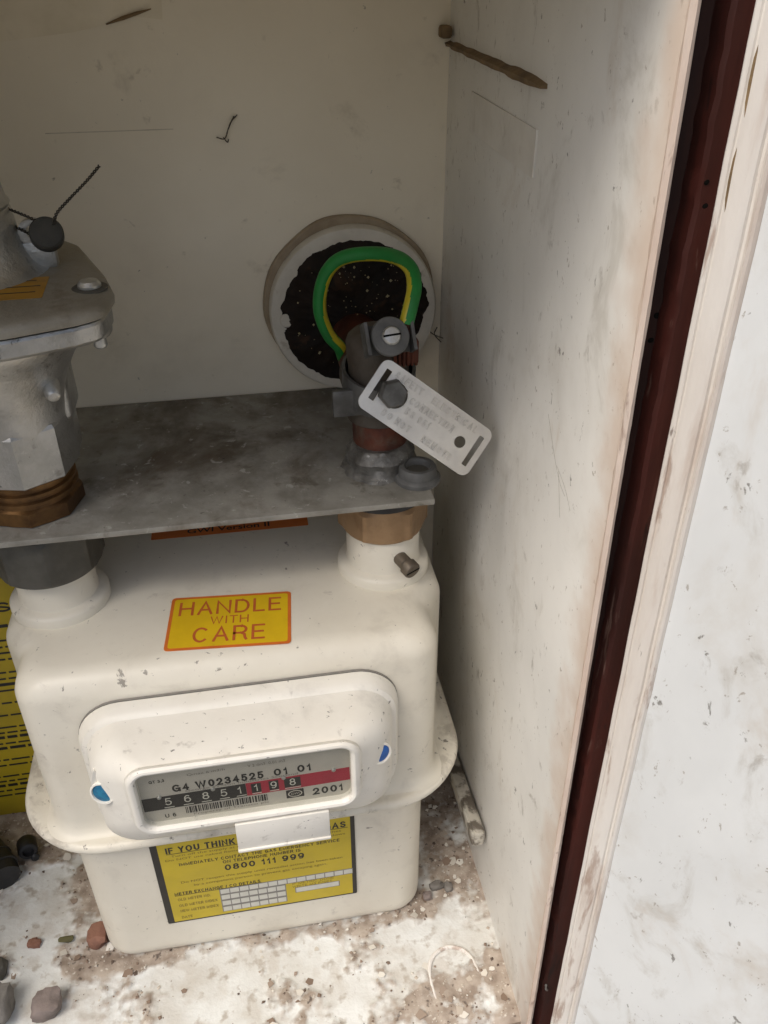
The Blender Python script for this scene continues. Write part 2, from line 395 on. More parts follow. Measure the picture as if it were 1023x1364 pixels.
def fillet(pts, seg=6):
    """closed 2-D polygon of (x, y, radius) -> rounded outline with seg+1 points per corner"""
    out = []; n = len(pts)
    for i in range(n):
        p = Vector(pts[i][:2]); a = Vector(pts[i-1][:2]); b = Vector(pts[(i+1) % n][:2]); r = max(pts[i][2], 0.01)
        d1 = (a-p); d2 = (b-p); l1 = d1.length; l2 = d2.length; d1.normalize(); d2.normalize()
        ang = math.acos(max(-1, min(1, d1.dot(d2))))
        t = min(r/math.tan(ang/2), l1*0.49, l2*0.49)
        r = t*math.tan(ang/2)
        c = p + (d1+d2).normalized()*(r/math.sin(ang/2))
        s0 = p+d1*t-c; s1 = p+d2*t-c
        a0 = math.atan2(s0.y, s0.x); da = math.atan2(s1.y, s1.x)-a0
        while da > PI: da -= 2*PI
        while da < -PI: da += 2*PI
        for k in range(seg+1):
            t_ = a0+da*k/seg; out.append((c.x+r*math.cos(t_), c.y+r*math.sin(t_)))
    return out
def rrect(x0, x1, y0, y1, r, seg=6):
    return fillet([(x0, y0, r), (x1, y0, r), (x1, y1, r), (x0, y1, r)], seg)

def _arc(cx, cy, rx, ry, a0, a1, n=10): return [(cx+rx*math.cos(R(a0+(a1-a0)*k/n)), cy+ry*math.sin(R(a0+(a1-a0)*k/n))) for k in range(n+1)]
# grotesque lettering drawn as strokes: width and centre lines of each sign
STROKES = {
 'A': (.72, [[(0, 0), (.5, 1), (1, 0)], [(.18, .34), (.82, .34)]]),
 'B': (.64, [[(0, 0), (0, 1), (.55, 1)]+_arc(.55, .76, .4, .24, 90, -90)+[(0, .52)], [(0, .52), (.6, .52)]+_arc(.6, .26, .4, .26, 90, -90)+[(0, 0)]]),
 'C': (.72, [_arc(.5, .5, .5, .5, 48, 312, 18)]),
 'D': (.70, [[(0, 0), (0, 1), (.45, 1)]+_arc(.45, .5, .55, .5, 90, -90, 14)+[(0, 0)]]),
 'E': (.60, [[(1, 1), (0, 1), (0, 0), (1, 0)], [(0, .52), (.9, .52)]]),
 'F': (.57, [[(1, 1), (0, 1), (0, 0)], [(0, .5), (.85, .5)]]),
 'G': (.76, [_arc(.5, .5, .5, .5, 48, 330, 18)+[(1, .45), (.55, .45)], [(1, .45), (1, 0)]]),
 'H': (.70, [[(0, 0), (0, 1)], [(1, 0), (1, 1)], [(0, .52), (1, .52)]]),
 'I': (.16, [[(.5, 0), (.5, 1)]]),
 'K': (.68, [[(0, 0), (0, 1)], [(1, 1), (0, .36)], [(.32, .56), (1, 0)]]),
 'L': (.56, [[(0, 1), (0, 0), (1, 0)]]),
 'M': (.84, [[(0, 0), (0, 1), (.5, .08), (1, 1), (1, 0)]]),
 'N': (.70, [[(0, 0), (0, 1), (1, 0), (1, 1)]]),
 'O': (.78, [_arc(.5, .5, .5, .5, 90, 450, 24)]),
 'P': (.62, [[(0, 0), (0, 1), (.55, 1)]+_arc(.55, .73, .45, .27, 90, -90)+[(0, .46)]]),
 'Q': (.78, [_arc(.5, .5, .5, .5, 90, 450, 24), [(.62, .25), (1, -.04)]]),
 'R': (.66, [[(0, 0), (0, 1), (.55, 1)]+_arc(.55, .74, .42, .26, 90, -90)+[(0, .48)], [(.55, .48), (.85, .36), (.9, .12), (1, 0)]]),
 'S': (.64, [_arc(.5, .75, .46, .25, 25, 200, 10)+[(.28, .57), (.75, .44)]+_arc(.5, .26, .5, .26, 25, -165, 12)]),
 'T': (.64, [[(0, 1), (1, 1)], [(.5, 0), (.5, 1)]]),
 'U': (.68, [[(0, 1), (0, .35)]+_arc(.5, .35, .5, .35, 180, 360, 12)+[(1, 1)]]),
 'V': (.68, [[(0, 1), (.5, 0), (1, 1)]]),
 'W': (1.0, [[(0, 1), (.26, 0), (.5, 1), (.74, 0), (1, 1)]]),
 'X': (.68, [[(0, 0), (1, 1)], [(0, 1), (1, 0)]]),
 'Y': (.68, [[(0, 1), (.5, .42), (1, 1)], [(.5, .42), (.5, 0)]]),
 '0': (.58, [_arc(.5, .5, .5, .5, 90, 450, 22)]),
 '1': (.34, [[(.1, .74), (.55, .8), (.85, 1), (.85, 0)]]),
 '2': (.58, [_arc(.5, .7, .47, .3, 170, -35, 12)+[(.0, .0), (1, 0)]]),
 '3': (.58, [_arc(.47, .76, .42, .24, 160, -90, 12), _arc(.48, .26, .52, .26, 90, -165, 14)]),
 '4': (.60, [[(.74, 0), (.74, 1), (0, .3), (1, .3)]]),
 '5': (.58, [[(.92, 1), (.18, 1), (.08, .5)]+_arc(.48, .32, .52, .32, 120, -150, 14)]),
 '6': (.58, [_arc(.52, .5, .5, .5, 55, 190, 12)+[(.0, .32)], _arc(.5, .32, .5, .32, 90, 450, 18)]),
 '7': (.58, [[(0, 1), (1, 1), (.4, .4), (.3, 0)]]),
 '8': (.58, [_arc(.5, .76, .42, .24, 90, 450, 16), _arc(.5, .27, .5, .27, 90, 450, 18)]),
 '9': (.58, [_arc(.48, .5, .5, .5, 235, 370, 12)+[(1, .68)], _arc(.5, .68, .5, .32, 90, 450, 18)]),
 '/': (.34, [[(0, 0), (1, 1)]]), '.': (.12, [[(.5, 0), (.5, .08)]]), ',': (.12, [[(.5, -.1), (.5, .08)]]),
}
def strokes(mb, text, org, right, up, x0, y0, w, h, lift, t=0.13, gap=0.17, thick=0.0):
    """stroke lettering fitted to the box; t is the stroke weight as a share of the height"""
    right = Vector(right); up = Vector(up); nrm = right.cross(up); org = Vector(org)
    tot = sum((STROKES[c][0]+gap) if c != ' ' else 0.42 for c in text)-gap
    k = w/tot; pen = 0.0; e = 0
    for ch in text:
        if ch == ' ': pen += 0.42*k; continue
        gw, lines = STROKES[ch]
        sw = max(gw*k-t*h, 0.001); sh = h-t*h
        for ln in lines:
            P = [Vector((x0+pen+t*h/2+x*sw, y0+t*h/2+y*sh)) for x, y in ln]
            closed = (P[0]-P[-1]).length < 1e-4 and len(P) > 3
            if closed: P = P[:-1]
            n = len(P); Lf = []; Rt = []
            for i in range(n):
                a = P[i-1] if (i or closed) else None; b = P[(i+1) % n] if (i < n-1 or closed) else None
                d1 = (P[i]-a).normalized() if a is not None else None; d2 = (b-P[i]).normalized() if b is not None else None
                d = (d1+d2).normalized() if (d1 and d2 and (d1+d2).length > 0.1) else (d1 or d2)
                m = Vector((-d.y, d.x)); c = 1.0
                if d1 and d2: c = 1/max(0.5, m.dot(Vector((-d1.y, d1.x))))
                p = P[i]
                if d1 is None: p = p-d*(t*h/2)
                if d2 is None: p = p+d*(t*h/2)
                Lf.append(p+m*(t*h/2*c)); Rt.append(p-m*(t*h/2*c))
            z = lift+0.004*(e % 5); e += 1
            q = lambda v, l: org+right*v.x+up*v.y+nrm*l
            N = n if closed else n-1
            if not thick: mb._add([q(v, z) for v in Lf+Rt], [(i, n+i, n+(i+1) % n, (i+1) % n) for i in range(N)])
            else:
                ring = [[q(Rt[i], z), q(Rt[i], z+thick), q(Lf[i], z+thick), q(Lf[i], z)] for i in range(n)]
                if closed: ring.append(ring[0])
                mb.loft(ring, not closed, not closed)
        pen += (gw+gap)*k
TEXT_CACHE = {}
def glyphs(text, bold):
    key = (text, bold)
    if key not in TEXT_CACHE:
        cu = bpy.data.curves.new('lettering', 'FONT'); cu.body = text; cu.size = 1.0; cu.resolution_u = 3; cu.offset = bold
        cu.fill_mode = 'FRONT'
        o = bpy.data.objects.new('lettering', cu); COL.objects.link(o)
        dg = bpy.context.evaluated_depsgraph_get(); dg.update()
        me = o.evaluated_get(dg).to_mesh()
        vs = [v.co[:2] for v in me.vertices]; fs = [tuple(p.vertices) for p in me.polygons]
        o.to_mesh_clear() if False else None
        bpy.data.objects.remove(o); bpy.data.curves.remove(cu)
        TEXT_CACHE[key] = (vs, fs)
    return TEXT_CACHE[key]
def letter(mb, text, org, right, up, x0, y0, w, h, lift=0.0, bold=0.0, skew=0.0, thick=0.0):
    """fit text into the box (x0, y0, w, h) of the plane (org, right, up); with thick the letters stand proud"""
    vs, fs = glyphs(text, bold)
    if not vs: return
    right = Vector(right); up = Vector(up); nrm = right.cross(up)
    org = Vector(org)
    xs = [v[0] for v in vs]; ys = [v[1] for v in vs]
    sx = w/(max(xs)-min(xs)); sy = h/(max(ys)-min(ys)); mx = min(xs); my = min(ys)
    def pt(v, l): return org+right*(x0+(v[0]-mx)*sx)+up*(y0+(v[1]-my)*sy)+nrm*l
    if not thick: mb._add([pt(v, lift) for v in vs], fs)
    else:
        n = len(vs); edges = {}
        for f in fs:
            for i in range(len(f)):
                a, b = f[i], f[(i+1) % len(f)]
                if (b, a) in edges: edges.pop((b, a))
                else: edges[(a, b)] = 1
        mb._add([pt(v, lift) for v in vs]+[pt(v, lift+thick) for v in vs],
                [tuple(i+n for i in f) for f in fs]+[(a, b, b+n, a+n) for a, b in edges])
def plate(mb, org, right, up, x0, x1, y0, y1, lift, r=0.3, th=0.08, seg=4):
    right = Vector(right); up = Vector(up); nrm = right.cross(up); org = Vector(org)
    o = rrect(x0, x1, y0, y1, r, seg)
    mb.loft([[org+right*x+up*y+nrm*(lift-th) for x, y in o], [org+right*x+up*y+nrm*lift for x, y in o]])
X = Vector((1, 0, 0)); Y = Vector((0, 1, 0)); Z = Vector((0, 0, 1))
def catmull(pts, n=8):
    P = [Vector(p) for p in pts]; P = [P[0]*2-P[1]]+P+[P[-1]*2-P[-2]]; out = []
    for i in range(1, len(P)-2):
        for k in range(n):
            t = k/n; a, b, c, d = P[i-1], P[i], P[i+1], P[i+2]
            out.append(0.5*((2*b)+(c-a)*t+(2*a-5*b+4*c-d)*t*t+(3*b-a-3*c+d)*t**3))
    out.append(P[-2]); return out

# ================================================================== THE SETTING: inside of the meter cabinet
def setting():
    b = MB(); b.box((-365, 0, -6), (0, 4, 474)); tag(b.build('back_wall', 'back_board', smooth=False), kind='structure')
    # right side board, its raw front edge
    b = MB(); b.box((0, -226, -6), (2.2, 4, 474), 0.5); 
    w = MB(); w.v = b.v; w.f = b.f; w.mi = b.mi
    lean = lambda y, z: (-0.1-(z-27)*4.5/414)*max(0.0, min(1.0, y/-226.0))     # the board leans inwards at the top of its free edge
    w.v = [(x+lean(y, z), y, z) for x, y, z in w.v]
    o = wall_obj = w.build('wall_right', 'side_board'); tag(o, kind='structure')
    e = MB()
    ring = []
    for i in range(160):
        z = -4+478*i/159; q = 0.7*noise.noise(Vector((0, 0, z*0.06)))+0.6*noise.noise(Vector((3, 0, z*0.25)))
        ring.append([(x_+lean(-226, z), y_, z) for x_, y_ in ((-0.18+q*0.3, -226.3), (-0.16+q*0.2, -225.3+1.6*q), (0.3, -224.6), (2.2, -224.6), (2.45+q*0.2, -226.0), (1.2, -226.9+q*0.3))])
    e.loft(ring)
    e.build('edge_strip', 'raw_edge', o, label='rough pinkish brown front edge of the side board')
    b = MB(); b.box((-367, -226, -6), (-363, 4, 474)); tag(b.build('wall_left', 'side_board', smooth=False), kind='structure')
    b = MB(); b.box((-367, -226, 470), (2.2, 4, 478)); tag(b.build('ceiling', 'back_board', smooth=False), kind='structure')
    # floor: height field with a crust of dirt
    nx, ny = 300, 226
    x0, x1, y0, y1 = -362.0, 0.4, -219.0, 0.0
    vs = []; dirt = []
    def sst(a, bb, v):
        t = max(0, min(1, (v-a)/(bb-a))); return t*t*(3-2*t)
    for j in range(ny+1):
        y = y0+(y1-y0)*j/ny
        for i in range(nx+1):
            x = x0+(x1-x0)*i/nx
            n1 = noise.fractal(Vector((x*0.035, y*0.035, 1.3)), 1.0, 2.0, 4)
            n2 = noise.fractal(Vector((x*0.11, y*0.11, 5.3)), 0.9, 2.0, 3)
            # near the meter's foot
            dx = max(-207-x, x+36, 0); dy = max(-153-y, 0); d = math.hypot(dx, dy)
            m = 0.50*(1-sst(2, 15, d))
            m = max(m, 0.62*sst(-30, -6, x)*(1-0.45*sst(-205, -165, -(-y)) if y < -165 else 1))
            m = max(m, 0.62*sst(-38, -24, x)*sst(-165, -140, y))
            lx = (x+222)/26.0; ly = (y+128)/42.0
            m = max(m, 0.60*(1-sst(0.55, 1.25, math.hypot(lx, ly))))
            m = max(m, 0.70*sst(-100, -70, y))
            m = max(m, 0.34*(1-sst(10, 30, math.hypot((x+125)*0.5, y+192))))
            m = max(m, 0.50*(1-sst(14, 38, math.hypot(x+30, y+200))))
            m = max(m, 0.25)
            v = m+0.42*n1+0.16*n2+0.12*noise.noise(Vector((x*0.33, y*0.33, 8.1)))
            k = sst(0.30, 0.52, v)
            dirt.append(max(0, min(1, v)))
            vs.append((x, y, k*(0.9+0.7*max(n2, -0.6))+0.12*n2 - 2.5*sst(0, 4, y0+4-y)))
    fs = []
    for j in range(ny):
        for i in range(nx):
            a = j*(nx+1)+i; fs.append((a, a+1, a+nx+2, a+nx+1))
    # front skirt
    base = len(vs)
    for i in range(nx+1): vs.append((x0+(x1-x0)*i/nx, y0-0.5, -8)); dirt.append(0.8)
    for i in range(nx): fs.append((base+i, base+i+1, i+1, i))
    mb = MB(); mb._add(vs, fs)
    o = mb.build('floor', 'dirty_floor', angle=60)
    at = o.data.attributes.new('dirt', 'FLOAT', 'POINT'); at.data.foreach_set('value', dirt)
    tag(o, kind='structure')
    global FLOOR_DIRT
    FLOOR_DIRT = lambda x, y: dirt[int((y-y0)/(y1-y0)*ny)*(nx+1)+int((x-x0)/(x1-x0)*nx)]
    # moulded D-shaped ridge
    p = [(-39.5, -203, 0.5), (-40.3, -192, 0.6), (-39, -184, 0.6), (-34.5, -178.3, 0.6), (-27.5, -176.2, 0.6), (-20.5, -178.5, 0.6), (-16.3, -184, 0.6), (-14.6, -192, 0.6), (-14.2, -197, 0.5)]
    p = catmull(p, 6)
    mb = MB(); mb.tube(p, [0.45+0.75*math.sin(PI*min(1, max(0, i/(len(p)-1)*1.15-0.02)))**0.5 if 0 < i < len(p)-1 else 0.1 for i in range(len(p))], 8)
    r = mb.build('moulded_ridge', 'door_trim', o, label='thin D-shaped ridge moulded in the floor')
setting()

def unseen_bounce_ground():
    b = MB(); b.box((-30000, -30000, -560), (30000, -240, -540)); tag(b.build('ground', 'paving', smooth=False), kind='structure')  # out-of-view sheet, added so daylight bounces up into the cabinet
unseen_bounce_ground()

def frame_and_door():
    t = thing('door_frame', (25, -205, -40), 'dark mahogany brown frame post in the gap beside the open door', 'door frame')
    b = MB(); b.box((2.9, -214, -60), (60, -196, 480), 0.6); b.build('post', 'brown_dark', t)
    b = MB(); ring = []
    for i in range(181):
        z = -60+3*i; q = 0.8*noise.noise(Vector((z*0.04, 1, 0)))+0.6*noise.noise(Vector((z*0.2, 5, 0))); q2 = 0.5*noise.noise(Vector((z*0.15, 9, 0)))
        ring.append([(7.6+q, -214.1, z), (7.7+q, -220.8+q2, z), (8.6+q*0.8, -222+q2*0.6, z), (60, -222, z), (60, -214.1, z)])
    b.loft(ring); b.build('rebate_strip', 'brown_frame', t)
    b = MB(); b.box((-365, -232, -34), (2.8, -221.5, -7.5), 1.0); b.build('sill', 'brown_frame', t)
    # split and knots in the frame
    for (x, y, z, r) in ((7.2, -214.3, 368, 1.2), (6.6, -214.3, 361, 1.0), (9.4, -222.2, 404, 0.8), (10.2, -222.2, 398.5, 0.9)):
        b = MB(); b.lathe((x, y+0.5, z), (0, -1, 0), [(r*0.8, 0), (r*0.78, 0.35), (r*0.4, 0.4)], 18, wob=lambda a, i: 1+0.10*math.sin(2*a+z))
        b.build('screw_hole', 'black_hole', t)
    b = MB(); b.tube([(9.2, -222.4, 33), (8.0, -223.2, 36), (7.6, -223.4, 40)], 0.55, 8); b.build('nail', 'bright_screw', t)
    # door: moulded leaf, standing open towards the camera's right
    d = Vector((0.62, -0.785, 0)).normalized(); n = Vector((-d.y*-1, 0, 0)); n = Vector((d.y, -d.x, 0))   # inner face normal, to the left and front
    if n.x > 0: n = -n
    org = Vector((10.6, -230.5, 0))
    t = thing('cabinet_door', (60, -300, -60), 'open white cabinet door with grimy smudges and stained moulded edge', 'door')
    def prof(pts, zs, name, mat, label=None, wob=0.0):
        rings = []
        for z in zs:
            q = wob*noise.noise(Vector((z*0.05, 2.2, 0)))
            lx = X*(-1.2-(z-27)*2.2/414)
            rings.append([org+lx+d*(min(s*0.9, s)+(q if 0 < i < len(pts)-1 else 0))+n*tt+Z*z for i, (s, tt) in enumerate(pts)])
        b = MB(); b.loft(rings, closed=True); return b.build(name, mat, t, label=label, angle=28)
    zs = [-70+560*i/70 for i in range(71)]
    prof([(0, -16), (0, -0.5), (0.5, 0.2), (1.9, 0.5), (2.3, 0.05), (2.8, 0.05), (3.1, 0.9), (4.0, 1.2), (8.2, 1.3), (9.0, 1.0), (9.5, 0.3), (10.2, 0.2), (10.6, 1.1), (11.4, 1.5), (12.2, 1.2), (12.9, 0.35), (13, -1.2), (13, -16)],
         zs, 'edge_trim', 'door_trim', 'cream edge moulding with brown stains and grooves', 0.22)
    prof([(12.6, -15), (12.6, 0.1), (13.5, 0.25), (160, 0.25), (160, -15)], [-70, 490], 'panel', 'door_panel')
    for z in (427, 407):
        pts = [(0.15, -7), (0.55, -4), (0.6, 0), (0.35, 4), (-0.15, 7), (-0.5, 4.5), (-0.55, 0), (-0.35, -4)]
        b = MB(); c = org+X*(-1.2-(z-27)*2.2/414)+d*3.1+n*0.75
        b.loft([[c+d*(a*1.0)+n*0.1+Z*(z+h) for a, h in pts], [c+d*(a*1.0)+n*0.32+Z*(z+h) for a, h in pts]])
        b.build('paint_chip', 'batten_brown', t)
frame_and_door()

# ================================================================== GAS METER
CX = -122.0
def case_outline(hwf, hwr, yf, yr, r, dl=0.0, seg=7):
    rr = max(r-dl, 3)
    a = [(-hwf+dl, yf+dl, rr), (hwf-dl, yf+dl, rr), (hwf-dl, -121, 12), (hwr-dl, -104, 12), (hwr-dl, yr-dl, 30), (-hwr+dl, yr-dl, 30), (-hwr+dl, -104, 12), (-hwf+dl, -121, 12)]
    return [(CX+x, y) for x, y in fillet(a, seg)]
def gas_meter():
    t = thing('gas_meter', (CX, -85, 0), 'cream steel gas meter standing on the dirty white cabinet floor', 'gas meter')
    # lower case
    b = MB(); rings = []
    for z, dl in [(0.6, 9), (0.7, 6), (1.5, 3.2), (3.2, 1.2), (6, 0.2), (10, 0), (60, 0), (92, 0), (97, -0.6), (99.5, -1.5), (101, -3)]:
        rings.append([(x, y, z) for x, y in case_outline(86, 93, -153, -12, 29, dl)])
    b.loft(rings); low = b.build('lower_case', 'meter_paint', t, angle=50)
    # flange rolled round the waist
    b = MB(); rings = []
    for z, dl in [(100.6, 3), (100.2, 1.2), (100.8, 0.2), (102.4, -0.4), (104, 0.2), (105, 1.3), (105.2, 3)]:
        rings.append([(CX+x, y, z) for x, y in rrect(-109.5+dl, 109.0-dl, -159+dl, -8-dl, 43-dl, 14)])
    b.loft(rings); fl = b.build('flange', 'flange_paint', t, angle=60)
    b = MB(); b.lathe((-212.5, -134, 104.8), (0, 0, 1), [(2.2, 0), (2.2, 0.8), (1.5, 1.7), (0.5, 2.0)], 16); b.build('rivet', 'bright_screw', fl)
    # upper case
    b = MB(); rings = []
    for z, dl in [(105.1, -4.5), (105.9, -2.6), (107.2, -1.4), (109.5, -0.5), (114, 0)]:
        rings.append([(x, y, z) for x, y in case_outline(92, 101.5, -149, -12, 27, dl)])
    for z, dl in [(150, 0.1), (188, 0.3)]:
        rings.append([(x, y, z) for x, y in case_outline(92, 101.5, -149, -12, 27, dl)])
    for k in range(1, 9):
        a = k/8*PI/2
        rings.append([(x, y, 188+12*math.sin(a)) for x, y in case_outline(92, 101.5, -149, -12, 27, 0.3+12*(1-math.cos(a)))])
    b.loft(rings); up = b.build('upper_case', 'meter_paint', t, angle=50)
    for i, (sx, lab) in enumerate(((-198.0, None), (-47.0, None))):
        b = MB(); b.lathe((sx, -91, 199.6), (0, 0, 1), [(22.0, 0), (22.0, 4.2), (21.2, 5.4), (19.4, 6.0), (17.8, 6.6), (17.4, 8), (17.4, 26), (16.8, 27)], 56)
        b.build('spigot', 'meter_paint', t, angle=40)
    # test nipple on the outlet spigot
    b = MB(); p0 = Vector((-42.6, -105.5, 214.5)); ax = Vector((0.42, -0.80, -0.20)).normalized()
    b.lathe(p0, ax, [(3.4, -3), (3.4, 6.2), (3.0, 6.7), (3.0, 7.2), (4.2, 7.6), (4.2, 11.2), (3.8, 11.8)], 22); nip = b.build('test_nipple', 'nipple_metal', t, label='tarnished slotted test nipple')
    b = MB(); q = p0+ax*11.85; sd = Vector((0.88, 0.42, 0.1)); sd = (sd-ax*sd.dot(ax)).normalized(); w = ax.cross(sd)
    b.loft([[q+sd*a+w*c-ax*0.4 for a, c in ((-3.7, -0.45), (3.7, -0.45), (3.7, 0.45), (-3.7, 0.45))], [q+sd*a+w*c+ax*0.06 for a, c in ((-3.7, -0.45), (3.7, -0.45), (3.7, 0.45), (-3.7, 0.45))]])
    b.build('slot', 'black_hole', nip)
    # index housing
    b = MB(); rings = []
    prof = [(-149.8, -189, -51.5, 112, 187, 19), (-150.2, -189.6, -50.9, 111.4, 187.6, 19.5), (-152.5, -189.4, -51.1, 111.6, 187.6, 19.5), (-155.5, -188.3, -52.2, 112.6, 187.0, 19), (-157.5, -187.6, -52.9, 113, 186.4, 18.5),
            (-158.6, -185.6, -54.9, 114, 185.2, 17.5), (-160, -185.0, -55.5, 115, 185.0, 17), (-166, -183.8, -56.7, 118.5, 185.2, 16.5), (-172, -182.0, -58.3, 124, 185.4, 16), (-177, -177.8, -62.4, 131, 185.6, 14.5),
            (-181, -172.6, -67.5, 138, 185.6, 12.5), (-183.6, -168.4, -71.4, 143.6, 185.4, 10.5), (-184.6, -167.2, -72.6, 146.0, 185.2, 9.5), (-185.4, -167.0, -72.8, 146.6, 186.2, 9), (-187.6, -166.2, -73.6, 147.6, 187.2, 8.5), (-188.8, -165.1, -74.7, 148.6, 186.6, 7.6), (-189.1, -164.0, -75.8, 149.6, 185.8, 6.6),
            (-188.7, -163.0, -76.7, 150.6, 184.8, 5.6), (-187.6, -162.4, -77.3, 151.2, 184.2, 5), (-184.2, -162.1, -77.6, 151.4, 183.9, 4.8)]
    for y, xa, xb, za, zb, r in prof: rings.append([(x, y, z) for x, z in rrect(xa, xb, za, zb, r, 9)])
    b.loft(rings); idx = b.build('index_housing', 'index_paint', t, angle=38)
    b = MB(); b.loft([[(x, y, z) for x, z in rrect(-189.7, -50.8, 111.4, 187.95, 19.6, 9)] for y in (-149.9, -148.9)]); b.build('gasket', 'ink_grey', idx)
    b = MB(); b.box((-127, -189.4, 130.5), (-87.6, -187.6, 147.5), 0.4); b.box((-127.2, -190.2, 129.6), (-87.4, -187.4, 131.2), 0.5)
    b.build('flap', 'index_paint', idx, label='plain white flap hanging below the index window')
    for sx, sgn, z, m, lab in ((-177.4, -1, 160.8, 'plug_teal', 'teal seal plug'), (-64.2, 1, 160.8, 'plug_blue', 'blue seal plug')):
        ax = Vector((sgn*0.30, -0.93, 0.20)).normalized(); c = Vector((sx, -175.2, z+3.6))
        b = MB(); b.lathe(c, ax, [(5.4, -7), (5.4, 2.6), (5.1, 3.0), (4.5, 3.0), (4.3, 2.4), (4.3, 1.6)], 32); rim = b.build('seal_socket', 'index_paint', idx)
        b = MB(); b.lathe(c, ax, [(4.25, 1.4), (4.25, 2.2), (3.4, 2.5), (1.0, 2.6)], 28, wob=lambda a, i: 1); b.build('seal_plug', m, idx, label=lab)
        b = MB(); f = Vector((sx+sgn*1.6, -176.0, z+3.4))
        for s in (1, -1):
            tip = f+Z*(s*11.5)+Vector((-sgn*(1.5 if s < 0 else -1.0), 0, 0))
            b.loft([[f+Vector((-3, 0, s*4)), f+Vector((3, 2.5, s*4)), f+Vector((2, 5, s*4)), f+Vector((-3, 5, s*4))], [tip+Vector((-.3, 1, 0)), tip+Vector((.3, 1.2, 0)), tip+Vector((.3, 3, 0)), tip+Vector((-.3, 3, 0))]])
        b.build('socket_rib', 'index_paint', idx)
    # dial plate and print
    PL = (0, -184.6, 0)
    b = MB(); plate(b, PL, X, Z, -162.2, -77.5, 151.3, 184.0, 0, 4.5); pl = b.build('dial_plate', 'plate_grey', idx)
    def dp(name, mat, fn):
        m = MB(); fn(m); return m.build(name, mat, idx, smooth=False)
    tl = 0.022     # slope of the print
    rx = Vector((1, 0, tl)).normalized(); ru = Vector((-tl, 0, 1)).normalized(); PO = Vector((-120, -184.6, 163.2))
    dp('black_band', 'ink_black', lambda m: plate(m, PO, rx, ru, -42.1, -0.6, -3.9, 3.9, 0.10, 0.1))
    dp('red_band', 'plate_red', lambda m: plate(m, PO, rx, ru, -0.5, 42.3, -3.9, 3.9, 0.10, 0.1))
    def serial(m):
        strokes(m, 'G4 W0234525', PO, rx, ru, -29.3, 5.6, 36.5, 4.3, 0.12, 0.20)
        strokes(m, '01', PO, rx, ru, 11.4, 5.7, 5.6, 4.2, 0.12, 0.20); strokes(m, '01', PO, rx, ru, 21.0, 5.7, 5.6, 4.2, 0.12, 0.20)
        strokes(m, '2001', PO, rx, ru, 26.2, -10.0, 12.8, 4.3, 0.12, 0.20)
        strokes(m, 'U 6', PO, rx, ru, -34.6, -9.4, 4.4, 2.3, 0.12, 0.16)
        strokes(m, 'QT 3,3', PO, rx, ru, -37.5, 12.6, 6.0, 1.7, 0.12, 0.16)
    dp('serial_print', 'ink_black', serial)
    def small(m):
        letter(m, 'George Wilson Industries Scotland', PO, rx, ru, -24.5, 4.2, 45.5, 1.6, 0.12)
        letter(m, 'Qmax 6 m3/h', PO, rx, ru, -22.5, 13.6, 15, 1.6, 0.12); letter(m, 'V 2 dm3  0.01 m3', PO, rx, ru, 1.5, 13.4, 15, 1.6, 0.12)
        letter(m, 'Property of Transco plc', PO, rx, ru, -23.2, -10.6, 31, 1.6, 0.12)
    dp('small_print', 'ink_grey', small)
    def bars(m):
        rnd = random.Random(4); x = -26.0
        while x < 7.6:
            w = rnd.choice((0.28, 0.28, 0.5, 0.75)); plate(m, PO, rx, ru, x, x+w, -8.6, -4.7, 0.12, 0.02, seg=1); x += w+rnd.choice((0.3, 0.35, 0.55))
    dp('barcode', 'ink_black', bars)
    def emb(m): plate(m, PO, rx, ru, 15.2, 22.6, -9.6, -4.6, 0.12, 0.3)
    dp('emblem', 'ink_black', emb)
    def emb2(m):
        for a, c, l in ((3.1, 2.1, 0.2), ):
            o1 = [(18.9+3.0*math.cos(2*PI*k/28), -7.1+2.0*math.sin(2*PI*k/28)) for k in range(28)]
            o2 = [(18.9+2.5*math.cos(2*PI*k/28), -7.1+1.55*math.sin(2*PI*k/28)) for k in range(28)]
            nrm = rx.cross(ru)
            m.loft([[PO+rx*x+ru*y+nrm*0.16 for x, y in o1], [PO+rx*x+ru*y+nrm*0.16 for x, y in o2]], False, False)
        letter(m, 'GWI', PO, rx, ru, 17.2, -7.7, 3.4, 1.2, 0.16)
    dp('emblem_print', 'plate_grey', emb2)
    def wins(m):
        for x in (3.5, 10.7, 18.4): plate(m, PO, rx, ru, x-(2.0 if x < 18 else 3.4), x+(2.0 if x < 18 else 3.4), -2.6, 3.0, 0.14, 0.1)
    dp('digit_window', 'ink_black', wins)
    def digs(m):
        for ch, x in zip('56851', (-32, -24.3, -17, -9.7, -2.8)): strokes(m, ch, PO, rx, ru, x-1.35, -1.6, 2.7 if ch != '1' else 1.6, 4.3, 0.20, 0.12)
        strokes(m, '1', PO, rx, ru, 2.6, -1.6, 1.6, 4.2, 0.2, 0.12); strokes(m, '9', PO, rx, ru, 9.4, -1.6, 2.5, 4.2, 0.2, 0.12)
        strokes(m, '8', PO, rx, ru, 17.2, -1.6, 2.5, 4.2, 0.2, 0.12)
        for x, w in ((-32, 2), (-24.3, 2), (-17, 2), (-9.7, 2), (-2.8, 2), (3.5, 1.9), (10.7, 1.9), (18.4, 3.3)): plate(m, PO, rx, ru, x-w, x+w, -3.2, -2.85, 0.18, 0.05, seg=1)
    dp('register_digits', 'cell_white', digs)
    for x in (-35.0, -13.6, 15.0, 35.7):
        m = MB(); c = PO+rx*x+ru*4.0; m.lathe(c, (0, -1, 0), [(0.95, 0), (0.9, 0.6), (0.55, 0.95), (0.1, 1.05)], 14); m.build('pin', 'bright_screw', idx)
    b = MB(); b.box((-162.2, -187.0, 151.3), (-77.5, -186.4, 184.0)); b.build('window', 'window_plastic', idx, smooth=False)
